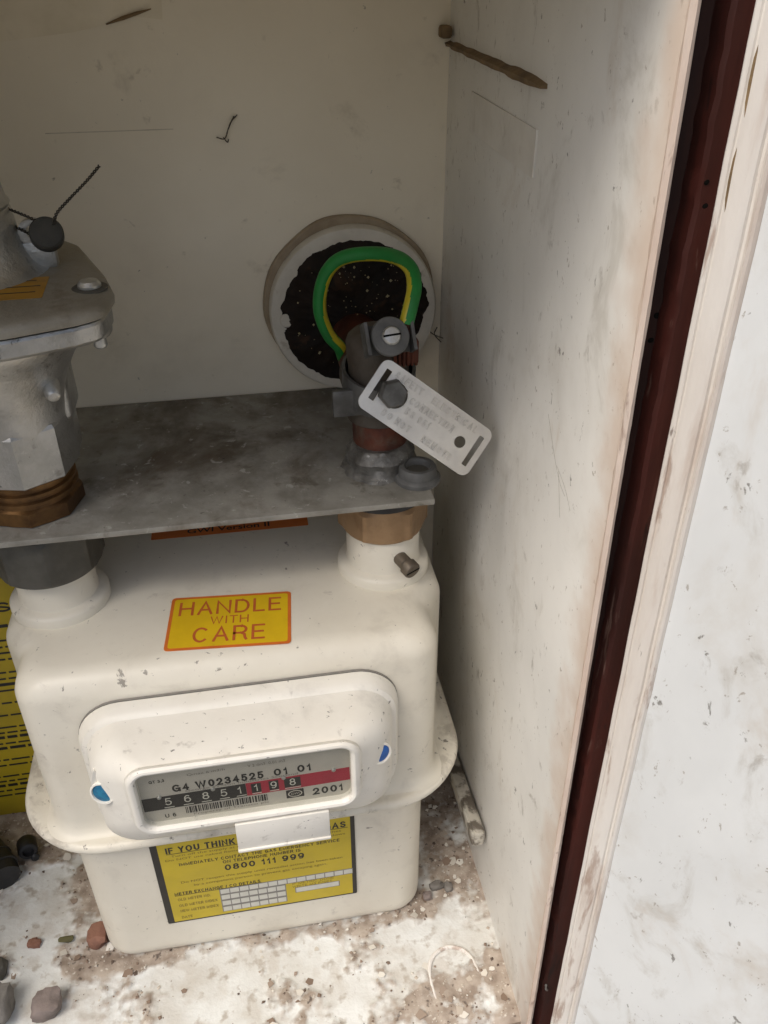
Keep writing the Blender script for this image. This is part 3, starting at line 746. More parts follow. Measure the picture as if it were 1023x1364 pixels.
    # HANDLE WITH CARE
    u = Vector((55.6, -4.6, 0)).normalized(); v = Vector((-u.y, u.x, 0)); O = Vector((-150.4, -136.2, 200.05))
    b = MB(); plate(b, O, u, v, 0, 54.5, 0, 35.6, 0.16, 1.8, 0.14); lb = b.build('care_label', 'label_orange', up)
    b = MB(); plate(b, O, u, v, 1.5, 53.0, 1.5, 34.1, 0.24, 1.2, 0.08); b.build('care_label_face', 'label_yellow', up)
    b = MB(); strokes(b, 'HANDLE', O, u, v, 4.0, 22.4, 46.0, 9.4, 0.30, 0.125); strokes(b, 'WITH', O, u, v, 18.6, 15.6, 17.0, 5.2, 0.30, 0.12); strokes(b, 'CARE', O, u, v, 11.6, 4.0, 31.5, 9.8, 0.30, 0.125)
    b.build('care_lettering', 'ink_red', up, smooth=False)
    O = Vector((-159.6, -51.5, 200.05)); u = Vector((1, -0.012, 0)).normalized(); v = Vector((-u.y, u.x, 0))
    b = MB(); plate(b, O, u, v, 0, 80, 0, 22, 0.15, 0.6, 0.12); b.build('version_label', 'label_orange', up)
    b = MB(); letter(b, 'GWI Version II', O, u, v, 18, 2.4, 42, 4.2, 0.22, 0.015); b.build('version_lettering', 'ink_black', up, smooth=False)
    # warning label on the lower case
    O = Vector((-171.9, -153.55, 28.4)); W_, H_ = 99.0, 69.0
    b = MB(); plate(b, O, X, Z, 0, W_, 0, H_, 0, 0.8, 0.2); b.build('warning_label', 'ink_black', low)
    b = MB(); plate(b, O, X, Z, 3.4, W_-2.2, 1.0, H_-2.6, 0.07, 0.3, 0.06); b.build('warning_label_face', 'warn_yellow', low)
    b = MB()
    def ln(s, u0, u1, v_top, h, bold=0.0, mb=None): (strokes(mb or b, s, O, X, Z, u0*W_, H_*(1-v_top)-h, (u1-u0)*W_, h, 0.13, 0.13+bold*3) if s.upper() == s else letter(mb or b, s, O, X, Z, u0*W_, H_*(1-v_top)-h, (u1-u0)*W_, h, 0.13, bold))
    ln('IF YOU THINK', 0.07, 0.405, 0.095, 4.6, 0.02); ln('YOU SMELL', 0.46, 0.78, 0.095, 4.6, 0.02); ln('GAS', 0.845, 0.955, 0.095, 4.6, 0.02)
    ln('0800 111 999', 0.335, 0.735, 0.385, 4.6, 0.02)
    ln('IMMEDIATELY CONTACT THE GAS EMERGENCY SERVICE', 0.12, 0.92, 0.285, 2.3, 0.012)
    ln('ON TELEPHONE NUMBER IS', 0.33, 0.72, 0.332, 2.3, 0.012)
    ln('METER EXCHANGE / CO DETAILS', 0.065, 0.50, 0.625, 2.4, 0.012)
    plate(b, O, X, Z, 7, 95.5, H_*(1-0.172), H_*(1-0.172)+0.35, 0.13, 0.05, seg=1); plate(b, O, X, Z, 6.5, 50, H_*(1-0.668), H_*(1-0.668)+0.3, 0.13, 0.05, seg=1)
    b.build('warning_lettering', 'ink_black', low, smooth=False)
    b = MB()
    ln('Turn off the supply at the meter. Do not operate switches', 0.09, 0.93, 0.185, 2.0); ln('Do NOT use naked flames or smoke. Open doors and windows', 0.06, 0.95, 0.225, 2.0)
    ln('Do NOT reopen this supply until remedial action has been taken', 0.11, 0.93, 0.50, 2.2); ln('by a competent person to prevent gas escaping again.', 0.17, 0.85, 0.55, 2.2)
    ln('OLD METER NO.', 0.075, 0.24, 0.70, 2.2); ln('OLD METER INDEX', 0.075, 0.27, 0.775, 2.2); ln('NEW METER INDEX', 0.075, 0.27, 0.845, 2.2); ln('DATE', 0.075, 0.13, 0.925, 2.2)
    ln('IF METRIC DONE', 0.66, 0.88, 0.735, 1.8); ln('WRITE M3 P/SET', 0.66, 0.87, 0.772, 1.8)
    b.build('warning_small_print', 'ink_soft', low, smooth=False)
    b = MB(); g = MB()
    plate(g, O, X, Z, 28.4, 97.2, H_*(1-0.735), H_*(1-0.668), 0.11, 0.05, seg=1); plate(g, O, X, Z, 28.4, 62.0, H_*(1-0.955), H_*(1-0.735)-0.02, 0.11, 0.05, seg=1); plate(g, O, X, Z, 66.6, 90.0, H_*(1-0.865), H_*(1-0.80), 0.11, 0.05, seg=1)
    cw = 68.4/14
    for i in range(14): plate(b, O, X, Z, 28.7+i*cw+0.25, 28.7+(i+1)*cw-0.25, H_*(1-0.728), H_*(1-0.677), 0.15, 0.05, seg=1)
    for r_ in range(3):
        for i in range(7): plate(b, O, X, Z, 28.7+i*4.72+0.25, 28.7+(i+1)*4.72-0.25, H_*(1-0.80-0.075*r_), H_*(1-0.748-0.075*r_), 0.15, 0.05, seg=1)
    plate(b, O, X, Z, 67.1, 89.5, H_*(1-0.859), H_*(1-0.806), 0.15, 0.05, seg=1)
    g.build('warning_grid', 'ink_grey', low, smooth=False); b.build('warning_cells', 'cell_white', low, smooth=False)
gas_meter()

# ================================================================== BRACKET, NUTS, REGULATOR
def hexring(c, r, z, n=6, phase=0.0, k=1.0):
    return [(c[0]+r*math.cos(2*PI*i/n+phase), c[1]+r*math.sin(2*PI*i/n+phase), z) for i in range(n)]
def hexnut(name, c, z0, z1, r, mat, label, group=None, n=6, phase=0.0, bore=15.0):
    """nut with chamfered corners, bored through"""
    def ring(rr, z, lim):
        out = []
        for i in range(72):
            a = 2*PI*i/72; q = ((a-phase) % (2*PI/n))-PI/n
            rh = rr*math.cos(PI/n)/math.cos(q)
            out.append((c[0]+min(rh, lim)*math.cos(a), c[1]+min(rh, lim)*math.sin(a), z))
        return out
    ap = r*math.cos(PI/n)
    rings = [ring(r, z0, ap*0.985), ring(r, z0+0.5, ap*1.01), ring(r, z0+2.0, r*0.992), ring(r, z1-2.2, r*0.992), ring(r, z1-0.6, ap*1.015), ring(r, z1, ap*0.975)]
    inn = [[(c[0]+bore*math.cos(2*PI*i/72), c[1]+bore*math.sin(2*PI*i/72), z) for i in range(72)] for z in (z1, z0)]
    b = MB(); b.loft(rings+inn+[rings[0]], False, False)
    o = b.build(name, mat, None, angle=22); return tag(o, label, 'nut', group)
def bracket_and_nuts():
    t = thing('meter_bracket', (-180, -60, 249.7), 'flat grey galvanised bracket shelf carrying the pipework above the meter', 'bracket')
    b = MB(); b.box((-345, -119.2, 249.9), (-29.0, -1.0, 252.7), 0.5); b.build('plate', 'galvanised', t)
    hexnut('union_nut', (-47, -91), 224, 242, 21.6, 'brass_dull', 'tan brass union nut on the right spigot beside the test nipple', 'union nuts under the bracket', 6, R(27)+R(30), 17.0)
    hexnut('union_nut', (-198, -91), 222.5, 246.5, 24.0, 'nut_dark', 'dark grey union nut on the left spigot under the bracket', 'union nuts under the bracket', 8, R(10), 17.0)
    for x, r in ((-47, 19.5), (-198, 20.5)):
        b = MB(); b.lathe((x, -91, 241.5 if x > -100 else 246), (0, 0, 1), [(r, 0), (r, 8.3 if x > -100 else 3.8)], 40)
        tag(b.build('sealing_washer', 'black_rubber'), 'black washer between the brass nut and bracket' if x > -100 else 'black washer between the dark nut and bracket', 'washer')
    # brass nut under the regulator
    c = (-198, -91)
    b = MB(); rings = []
    for z, r, n in ((252.75, 18.8, 0), (253.4, 20.2, 8), (259.5, 20.2, 8), (260.3, 18.4, 0), (261.8, 18.2, 0), (262.3, 19.6, 0), (263.6, 19.6, 0), (264.1, 18.2, 0), (265.4, 18.1, 0), (265.9, 19.4, 0), (267.2, 19.4, 0), (267.7, 18.0, 0), (269.0, 18.0, 0), (269.5, 19.2, 0), (273, 19.2, 0)):
        ring = []
        for i in range(72):
            a = 2*PI*i/72; q = ((a-0.1) % (PI/4))-PI/8
            rr = r*math.cos(PI/8)/math.cos(q)*1.03 if n else r
            ring.append((c[0]+rr*math.cos(a), c[1]+rr*math.sin(a), z))
        rings.append(ring)
    b.loft(rings); tag(b.build('brass_union', 'brass_dark', None, angle=25), 'shiny brown brass union below the regulator on the bracket', 'pipe fitting')
bracket_and_nuts()

def regulator():
    t = thing('gas_regulator', (-201, -88, 270), 'grey cast alloy gas regulator with wide bolted lid at the left', 'regulator')
    # hexagonal foot and body
    c = (-198, -91)
    b = MB(); b.loft([hexring(c, r, z, 8, R(9)) for r, z in ((21.4, 271.5), (22.2, 272.2), (22.4, 294), (21.4, 295.5))]); b.build('hex_foot', 'cast_alloy', t, angle=20)
    b = MB(); b.lathe((-198, -91, 0), (0, 0, 1), [(20.5, 290), (21.2, 296), (22.6, 305), (25.2, 312), (29, 319), (33, 325), (37, 329), (40, 333), (41, 337)], 64, wob=lambda a, i: 1+0.012*math.sin(3*a)); b.build('body', 'cast_alloy', t)
    b = MB(); b.box((-186, -92, 290), (-174.5, -70, 326), 3.0, 3); b.box((-184, -90, 272), (-176, -74, 292), 2.5, 3); b.build('side_boss', 'cast_alloy', t)
    b = MB(); b.lathe((-176.5, -107, 311), (0.3, -1, -0.4), [(3.4, -4), (3.2, 2), (2.2, 3.4), (0.5, 3.9)], 16); b.build('casting_knob', 'cast_alloy', t)
    half = [(-184, -23, 14), (-166.5, -45, 18), (-153, -84, 20), (-147.3, -107, 10), (-149.6, -123, 9), (-158, -128.5, 10), (-182, -137.5, 30)]
    full = half+[(2*-204-x, y, r) for x, y, r in reversed(half)]
    def lid(dl, z):
        cx, cy = -204, -85
        out = []
        for x, y in fillet(full, 5):
            v = Vector((x-cx, y-cy)); l = v.length; v = v*((l-dl)/l); out.append((cx+v.x, cy+v.y, z))
        return out
    b = MB(); b.loft([lid(26, 329), lid(11, 332.5), lid(3.5, 335.2), lid(2.2, 336.6), lid(2.0, 341.6), lid(2.6, 342.6)]); b.build('lower_flange', 'cast_alloy', t, angle=30)
    b = MB(); b.loft([lid(3.2, 342.7), lid(3.2, 343.3)]); b.build('gasket', 'black_rubber', t)
    b = MB(); b.loft([lid(1.6, 343.4), lid(0.3, 344.0), lid(0.0, 346.2), lid(0.9, 347.6), lid(2.6, 348.4), lid(6, 348.9), lid(14, 349.3), lid(40, 349.5)]); ld = b.build('lid', 'cast_lid', t, angle=40)
    # screw recess, screw, nut below
    for x in (-155.8, -252.2):
        b = MB(); b.lathe((x, -105, 348.7), (0, 0, 1), [(6.4, 0), (6.4, 0.6), (5.4, 0.9)], 24); b.build('screw_recess', 'nut_dark', ld)
        b = MB(); b.lathe((x, -105, 349), (0, 0, 1), [(4.2, 0), (4.2, 1.4), (3.2, 2.8), (1.2, 3.2)], 24); b.build('screw', 'bright_screw', ld)
        b = MB(); b.lathe((x, -106, 337.5), (0, 0, -1), [(5.8, 0), (5.2, 4.5), (4.2, 6)], 20); b.build('screw_boss', 'cast_alloy', t)
        b = MB(); b.lathe((x, -106, 332), (0, 0, -1), [(2.5, 0), (2.5, 4.5), (1.9, 5.3)], 16); b.build('bolt_end', 'bright_screw', t)
    # bonnet tower
    b = MB(); b.lathe((-204, -78, 0), (0, 0, 1), [(32, 349), (28, 350), (25, 353), (23, 358), (21.8, 364), (21.2, 371), (20.6, 372), (21.4, 373.4), (20.4, 375), (18.6, 386), (17.4, 420), (17, 450), (15, 452)], 48); b.build('bonnet', 'cast_alloy', t)
    b = MB()
    ring1 = [(-177.0+5.0*math.cos(2*PI*k/28), 5.0*math.sin(2*PI*k/28)+362.2) for k in range(28)]; ring2 = [(-176.8+2.2*math.cos(2*PI*k/28), 2.5*math.sin(2*PI*k/28)+362.6) for k in range(28)]
    b.loft([[(x, -78.5, z) for x, z in ring1], [(x, -78.5, z) for x, z in ring2], [(x, -74.5, z) for x, z in ring2], [(x, -74.5, z) for x, z in ring1], [(x, -78.5, z) for x, z in ring1]], False, False)
    b.box((-186, -79.0, 349), (-170, -74, 359), 1.2); b.build('seal_lug', 'cast_alloy', t)
    # sticker
    u = Vector((1, 0.03, 0)).normalized(); v = Vector((-u.y, u.x, 0)); O = Vector((-207, -114.5, 349.35))
    b = MB(); plate(b, O, u, v, 0, 36, 0, 23, 0.16, 0.4, 0.14); st = b.build('sticker', 'reg_sticker', ld)
    b = MB()
    for k, (x0_, w) in enumerate(((4, 28), (2, 13), (20, 14), (3, 11), (18, 15), (2, 14))):
        plate(b, O, u, v, x0_, x0_+w, 19-k*3.2, 19.8-k*3.2, 0.22, 0.1, seg=1)
    b.build('sticker_print', 'ink_black', ld, smooth=False)
regulator()

def lead_seal():
    t = thing('lead_seal', (-170, -84, 358), 'round dark lead seal with twisted wire beside the regulator bonnet', 'seal')
    c = Vector((-170.6, -84.5, 363.2)); ax = Vector((0.15, -0.80, 0.55)).normalized()
    b = MB(); b.lathe(c, ax, [(5.6, -2.6), (6.1, -1.8), (6.1, 1.4), (5.5, 2.2), (2, 2.35)], 32); b.build('disc', 'lead', t)
    def twist(pts, name, r=0.27, off=0.38, pitch=2.7):
        P = catmull(pts, 14); b = MB(); L = 0; ang = []
        for i in range(len(P)):
            if i: L += (P[i]-P[i-1]).length
            ang.append(L/pitch*2*PI)
        for ph in (0, PI):
            q = []
            for i, p in enumerate(P):
                tg = (P[min(i+1, len(P)-1)]-P[max(i-1, 0)]).normalized(); u = tg.cross(Vector((0, 1, 0.2))).normalized(); w = tg.cross(u)
                q.append(p+u*off*math.cos(ang[i]+ph)+w*off*math.sin(ang[i]+ph))
            b.tube(q, r, 6)
        return b.build(name, 'wire_dark', t)
    twist([(-167.4, -84.5, 366.5), (-165.5, -85, 370.5), (-160.5, -85, 375.0), (-153, -85, 381.2), (-147.6, -85, 386.2)], 'wire')
    twist([(-172.5, -84, 367.5), (-177, -82, 369.5), (-183, -79, 371.5)], 'wire')
    twist([(-174, -82, 361.5), (-178, -80.5, 363), (-183, -77.5, 365)], 'wire')
lead_seal()

# ================================================================== OUTLET PIPE, SLEEVE, EARTH CLAMP
def outlet():
    t = thing('wall_sleeve', (-47, -6, 254), 'round cream sleeve flange on the back wall packed with black foam', 'pipe sleeve')
    C = Vector((-46.8, 0, 296.8))
    b = MB(); b.lathe(C+Vector((-1.0, 0, 2.3)), (0, -1, 0), [(43.9, 0.2), (43.7, 2.6), (43, 3.2), (40, 3.2)], 72, wob=lambda a, i: 1+0.008*math.sin(5*a)+0.006*math.sin(9*a+1)); b.build('backing_ring', 'sleeve_tan', t, label='tan cardboard ring behind the flange')
    b = MB(); b.lathe(C, (0, -1, 0), [(42.4, 1.0), (42.4, 7.5), (41.6, 9.2), (40, 9.8), (34, 9.2), (29, 8.6), (28, 4)], 80); b.build('flange', 'sleeve_white', t)
    def wob(a, i):
        if i > 4: return 1
        v = Vector((math.cos(a)*1.6, math.sin(a)*1.6, 0.7))
        return 0.985+0.06*noise.fractal(v*1.1, 1.0, 2.0, 4)+0.025*math.sin(a*2+0.5)+0.035*noise.fractal(v*6.0, 0.8, 2.0, 3)
    b = MB()
    rings = []
    for i in range(15):
        k = i/14; r = 36.6*(1-k)**0.9+0.5
        ring = []
        for j in range(180):
            a = 2*PI*j/180; rr = r*(1+(wob(a, 0)-1)*(1-k)); x = rr*math.cos(a); z = rr*math.sin(a)
            dep = 9.3+(0 if i == 0 else 1.2+1.8*noise.fractal(Vector((x*0.09, z*0.09, 2.0)), 0.8, 2.0, 4)+1.0*noise.noise(Vector((x*0.4, z*0.4, 9)))+1.5*math.sin(k*PI/2))
            ring.append((C.x+x, -dep, C.z+z))
        rings.append(ring)
    b.loft(rings, False, True); b.build('foam_packing', 'foam_black', t, angle=60)
    rnd = random.Random(5); b = MB()
    for _ in range(150):
        a = rnd.uniform(0, 2*PI); r = 31*rnd.random()**0.6; x = r*math.cos(a); z = r*math.sin(a)
        if rnd.random() < 0.45 and not (-8 < x < 22 and -4 < z < 26): continue
        q = rnd.choice((0.2, 0.25, 0.3, 0.4, 0.5, 0.8)); c = Vector((C.x+x, -12.2-rnd.random()*1.2-1.0*(1-r/31), C.z+z))
        b._add([c+Vector(v)*q*rnd.uniform(0.7, 1.2) for v in ((1, 0, 0), (0, 1, 0), (-1, 0, 0), (0, -1, 0), (0, 0, 1), (0, 0, -1))], [(0, 1, 4), (1, 2, 4), (2, 3, 4), (3, 0, 4), (1, 0, 5), (2, 1, 5), (3, 2, 5), (0, 3, 5)])
    tag(b.build('foam_beads', 'bead_pale', t), kind='stuff')
    b = MB(); b.lathe(C+Vector((-34.2, -8.8, -1.5)), (0, -1, 0), [(3.6, 0), (3.5, 1.6), (2.8, 2.2), (0.6, 2.3)], 20); b.build('screw_cap', 'sleeve_white', t)
    # pipe
    t = thing('outlet_pipe', (-47, -80, 252.7), 'tarnished copper elbow pipe from the wall sleeve down to the bracket', 'pipe')
    ax, yv, zh = -46.8, -81.0, 285.0
    b = MB(); b.tube([(ax, -5, zh), (ax, -40, zh), (ax, -72, zh)], 12.4, 36); b.build('wall_stub', 'copper_old', t)
    b = MB(); b.lathe((ax, yv, 0), (0, 0, 1), [(12.6, 275), (13.9, 276), (14.1, 279), (13.5, 283), (13.3, 300), (14.0, 306), (14.1, 311), (13.0, 313.6), (10.4, 315.8), (6, 317), (2, 317.2)], 44, wob=lambda a, i: 1+0.02*math.sin(2*a+i)); b.lathe((ax, -55, zh), (0, -1, 0), [(12.8, -1), (14.2, 0), (14.2, 10), (14, 20)], 40); b.build('elbow', 'elbow_old', t)
    b = MB(); b.tube([(ax, yv, 281), (ax, yv-2, 270), (ax, yv-5, 256)], 12.2, 36); b.build('riser', 'copper_old', t)
    def wb(a, i): return 1+0.12*noise.noise(Vector((math.cos(a)*2, math.sin(a)*2, i*0.7)))+0.06*noise.noise(Vector((math.cos(a)*6, math.sin(a)*6, i)))
    b = MB(); b.lathe((ax-0.4, yv-5, 252.6), (0, 0, 1), [(17.5, 0), (16.8, 1.2), (15.4, 2.4), (15.0, 5), (15.4, 8), (14.8, 10.2), (13.6, 11.6), (12.6, 12.6), (12.2, 13)], 60, wob=wb); b.build('sealed_collar', 'sealant_grey', t, label='lumpy grey sealed collar at the foot of the pipe')
    # plug on the bracket corner
    t = thing('bracket_plug', (-33.5, -101, 252.7), 'round grey hollow plug on the right corner of the bracket', 'plug')
    b = MB(); b.lathe((-33.0, -101.5, 252.75), (0, 0, 1), [(10.2, 0), (10.2, 1.8), (9.4, 2.6), (8.6, 3.0), (8.4, 6.4), (7.8, 7.2), (6.0, 7.2), (5.4, 6.4), (5.2, 3.5)], 40); b.build('ring', 'plug_grey', t)
    b = MB(); b.lathe((-33.0, -101.5, 253.2), (0, 0, 1), [(5.3, 0), (5.3, 3.8)], 24); b.build('bore', 'nut_dark', t)
outlet()

def earth():
    # clamp: band round the elbow, screw block with slotted screw, lower bolt
    t = thing('earth_clamp', (-46, -100, 285), 'grey earth clamp with slotted screw fastened round the pipe elbow', 'clamp')
    ax = -46.8
    b = MB()
    prof = []
    for k in range(49):
        a = 2*PI*k/48; prof.append((ax+14.6*math.cos(a), -82.0+15.4*math.sin(a)))
    rings = []
    for x, y in prof:
        d = Vector((x-ax, y+83.0, 0)).normalized(); p = Vector((x, y, 0))
        tz = 0.25*(y+83.0)
        rings.append([p+Z*(286.5+tz), p+d*1.4+Z*(286.5+tz), p+d*1.4+Z*(299.5+tz), p+Z*(299.5+tz)])
    b.loft(rings, False, False); b.build('band', 'dull_steel', t)
    # screw block: U plate with two ears, washer disc, screw
    c = Vector((-45.2, -101.5, 321.0)); f = Vector((0.10, -0.84, 0.53)).normalized(); rr = Vector((1, 0.12, 0)); rr = (rr-f*rr.dot(f)).normalized(); uu = f.cross(rr)*-1
    if uu.z < 0: uu = -uu
    def blk(lo, hi):
        out = []
        for k in (lo[2], hi[2]):
            out.append([c+rr*a+uu*e+f*k for a, e in ((lo[0], lo[1]), (hi[0], lo[1]), (hi[0], hi[1]), (lo[0], hi[1]))])
        return out
    b = MB(); b.loft(blk((-9, -6, -7), (9, 6, -5.5))); b.build('back_plate', 'nut_dark', t)
    for s in (-1, 1):
        b = MB(); b.loft(blk((s*9.6-0.7, -6.5, -7), (s*9.6+0.7, 6.5, 0.5))); b.build('ear', 'dull_steel', t)
    b = MB(); b.lathe(c, f, [(7.9, -2.0), (7.9, 0.0), (7.5, 0.5), (3.9, 0.6)], 40); b.build('washer', 'plug_grey', t)
    b = MB(); b.lathe(c, f, [(3.8, 0.4), (3.8, 1.8), (3.2, 2.6), (1.2, 2.8)], 28); sc = b.build('screw', 'bright_screw', t)
    b = MB(); b.loft([[c+rr*a+uu*e+f*2.1+uu*0.12*a*0.3 for a, e in ((-3.6, -0.4), (3.6, -0.4), (3.6, 0.4), (-3.6, 0.4))], [c+rr*a+uu*e+f*2.95+uu*0.12*a*0.3 for a, e in ((-3.6, -0.4), (3.6, -0.4), (3.6, 0.4), (-3.6, 0.4))]]); b.build('slot', 'black_hole', sc)
    b = MB(); b.lathe(c, f, [(4.2, -20), (4.2, -2)], 16); b.build('shank', 'nut_dark', t)
    # ribbed tail of the band
    for k in range(6):
        p = Vector((-42.0+k*1.9, -94.5+k*0.6, 309.5-k*0.25))
        b = MB(); b.box(p-Vector((0.65, 1.2, 5.0)), p+Vector((0.65, 1.2, 5.0)), 0.4, 1); b.build('rib', 'copper_old', t)
    b = MB(); b.box((-43.5, -93.0, 304.5), (-31.6, -88.5, 314.5), 0.5); b.build('ribbed_tail', 'copper_old', t)
    b = MB(); b.box((-68.5, -92, 281.5), (-54, -88.8, 294), 1.0); b.build('band_end', 'dull_steel', t)
    # lower bolt with hex nut (through the tag)
    c2 = Vector((-46.2, -111.5, 300.6)); fb = Vector((0.10, -0.95, 0.30)).normalized()
    b = MB(); b.lathe(c2, fb, [(5.6, -2.5), (6.0, -1.8), (6.0, 2.0), (5.2, 3.0)], 6, phase=0.35); b.build('bolt_head', 'dull_steel', t)
    b = MB(); b.lathe(c2, fb, [(3.2, -20), (3.2, 0)], 16); b.build('bolt', 'dull_steel', t)
    # cable
    t = thing('earth_cable', (-50, -60, 300), 'green and yellow striped earth cable looping over the pipe elbow', 'cable')
    P = catmull(CABLE, 7)
    b = MB(); b.tube(P, 3.05, 48, up=(0, -1, 0))
    keys = [(0.0, (0.72, -0.70, 0)), (0.30, (0.80, -0.55, -0.2)), (0.50, (0.25, -0.35, -0.9)), (0.68, (-0.4, -0.45, -0.8)), (0.80, (-0.85, -0.50, 0.1)), (1.0, (-0.80, -0.55, 0.2))]
    for i in range(len(P)-1):                      # the yellow stripe keeps to the inside of the loop
        q = i/(len(P)-2)
        for (qa, va), (qb, vb) in zip(keys, keys[1:]):
            if qa <= q <= qb: want = Vector(va).lerp(Vector(vb), (q-qa)/(qb-qa))
        tg = (P[i+1]-P[i]).normalized(); want = (want-tg*want.dot(tg)).normalized()
        for k in range(48):
            f = b.f[i*48+k]; c = sum((Vector(b.v[j]) for j in f), Vector())/4-(P[i]+P[i+1])/2
            if c.normalized().dot(want) > 0.86: b.mi[i*48+k] = 1
    b.build('sheath', ['earth_green', 'earth_yellow'], t)
    b = MB(); b.tube([P[-1]+Vector((0.6, 0, 2)), P[-1]+Vector((0, 0.5, -6))], 2.2, 12); b.build('copper_core', 'copper_old', t)
    # tag
    t = thing('earth_tag', (-32, -112, 262), 'embossed pale metal safety tag hanging aslant from the clamp bolt', 'tag')
    TL, TR, BR, BL = TAG
    O = BL; u = (BR-BL).normalized(); w = (TL-BL); w = (w-u*w.dot(u)).normalized(); nrm = u.cross(w)
    LEN = ((BR-BL).length+(TR-TL).length)/2; HT = ((TL-BL).length+(TR-BR).length)/2
    bm = bmesh.new()
    def loop(pts):
        vs = [bm.verts.new((x, y, 0)) for x, y in pts]
        return [bm.edges.new((vs[i], vs[(i+1) % len(vs)])) for i in range(len(vs))]
    E_ = loop(rrect(0, LEN, 0, HT, 3.6, 6))
    E_ += loop([(p[0], p[1]) for p in rrect(3.0, 5.6, 5.0, HT-3.5, 0.3, 2)])
    E_ += loop([(p[0], p[1]) for p in rrect(LEN-5.0, LEN-2.6, 4.2, HT-4.2, 0.3, 2)])
    E_ += loop([(11.6+5.5*math.cos(2*PI*k/28), 11.9+5.5*math.sin(2*PI*k/28)) for k in range(28)])
    E_ += loop([(LEN-10.8+2.5*math.cos(2*PI*k/24), HT*0.5+2.5*math.sin(2*PI*k/24)) for k in range(24)])
    bmesh.ops.triangle_fill(bm, use_beauty=True, use_dissolve=False, edges=E_)
    g = bmesh.ops.extrude_face_region(bm, geom=list(bm.faces))
    for e in g['geom']:
        if isinstance(e, bmesh.types.BMVert): e.co.z += 0.9
    for v in bm.verts:
        q = v.co.copy(); v.co = O+u*q.x+w*q.y+nrm*(q.z-0.9+0.35*math.sin(q.x/LEN*PI))
    mb = MB(); mb.bm(bm); mb.build('tag_plate', 'tag_alloy', t, angle=30)
    mb = MB()
    def tx(s, x0, y0, wd, h): strokes(mb, s, O, u, w, x0, y0, wd, h, 0.05, 0.19, 0.3, thick=0.75)
    tx('SAFETY', 7.4, HT-4.9, 13.5, 3.0); tx('ELECTRICAL', 26.0, HT-4.9, 23.0, 3.0)
    tx('CONNECTION', 18.4, HT-10.2, 22.0, 3.0); tx('BS 951', 19.0, HT-14.8, 12.0, 3.0); tx('DO NOT', 11.0, 2.2, 14.0, 3.0); tx('REMOVE', 31.0, 2.2, 15.0, 3.0)
    mb.build('embossing', 'tag_emboss', t, smooth=False)
# corners of the tag (its plane leans back, facing up towards the opening)
TAG = [Vector(p) for p in ((-48.24, -104.23, 314.31), (-3.96, -115.39, 280.8), (-17.38, -122.8, 264.23), (-61.6, -111.74, 297.52))]
CABLE = [(-57, -40, 287), (-59.1, -44.0, 293.8), (-64.0, -45.0, 300.5), (-67.5, -46.0, 311.3), (-67.1, -47.0, 322.1), (-63.5, -49.0, 332.0), (-56.9, -53.0, 338.5), (-45.8, -60.0, 341.6), (-37.0, -70.0, 342.6), (-33.1, -81.0, 341.0), (-33.2, -89.0, 336.4), (-35.6, -94.0, 330.3), (-37.8, -96.0, 323.6)]
earth()

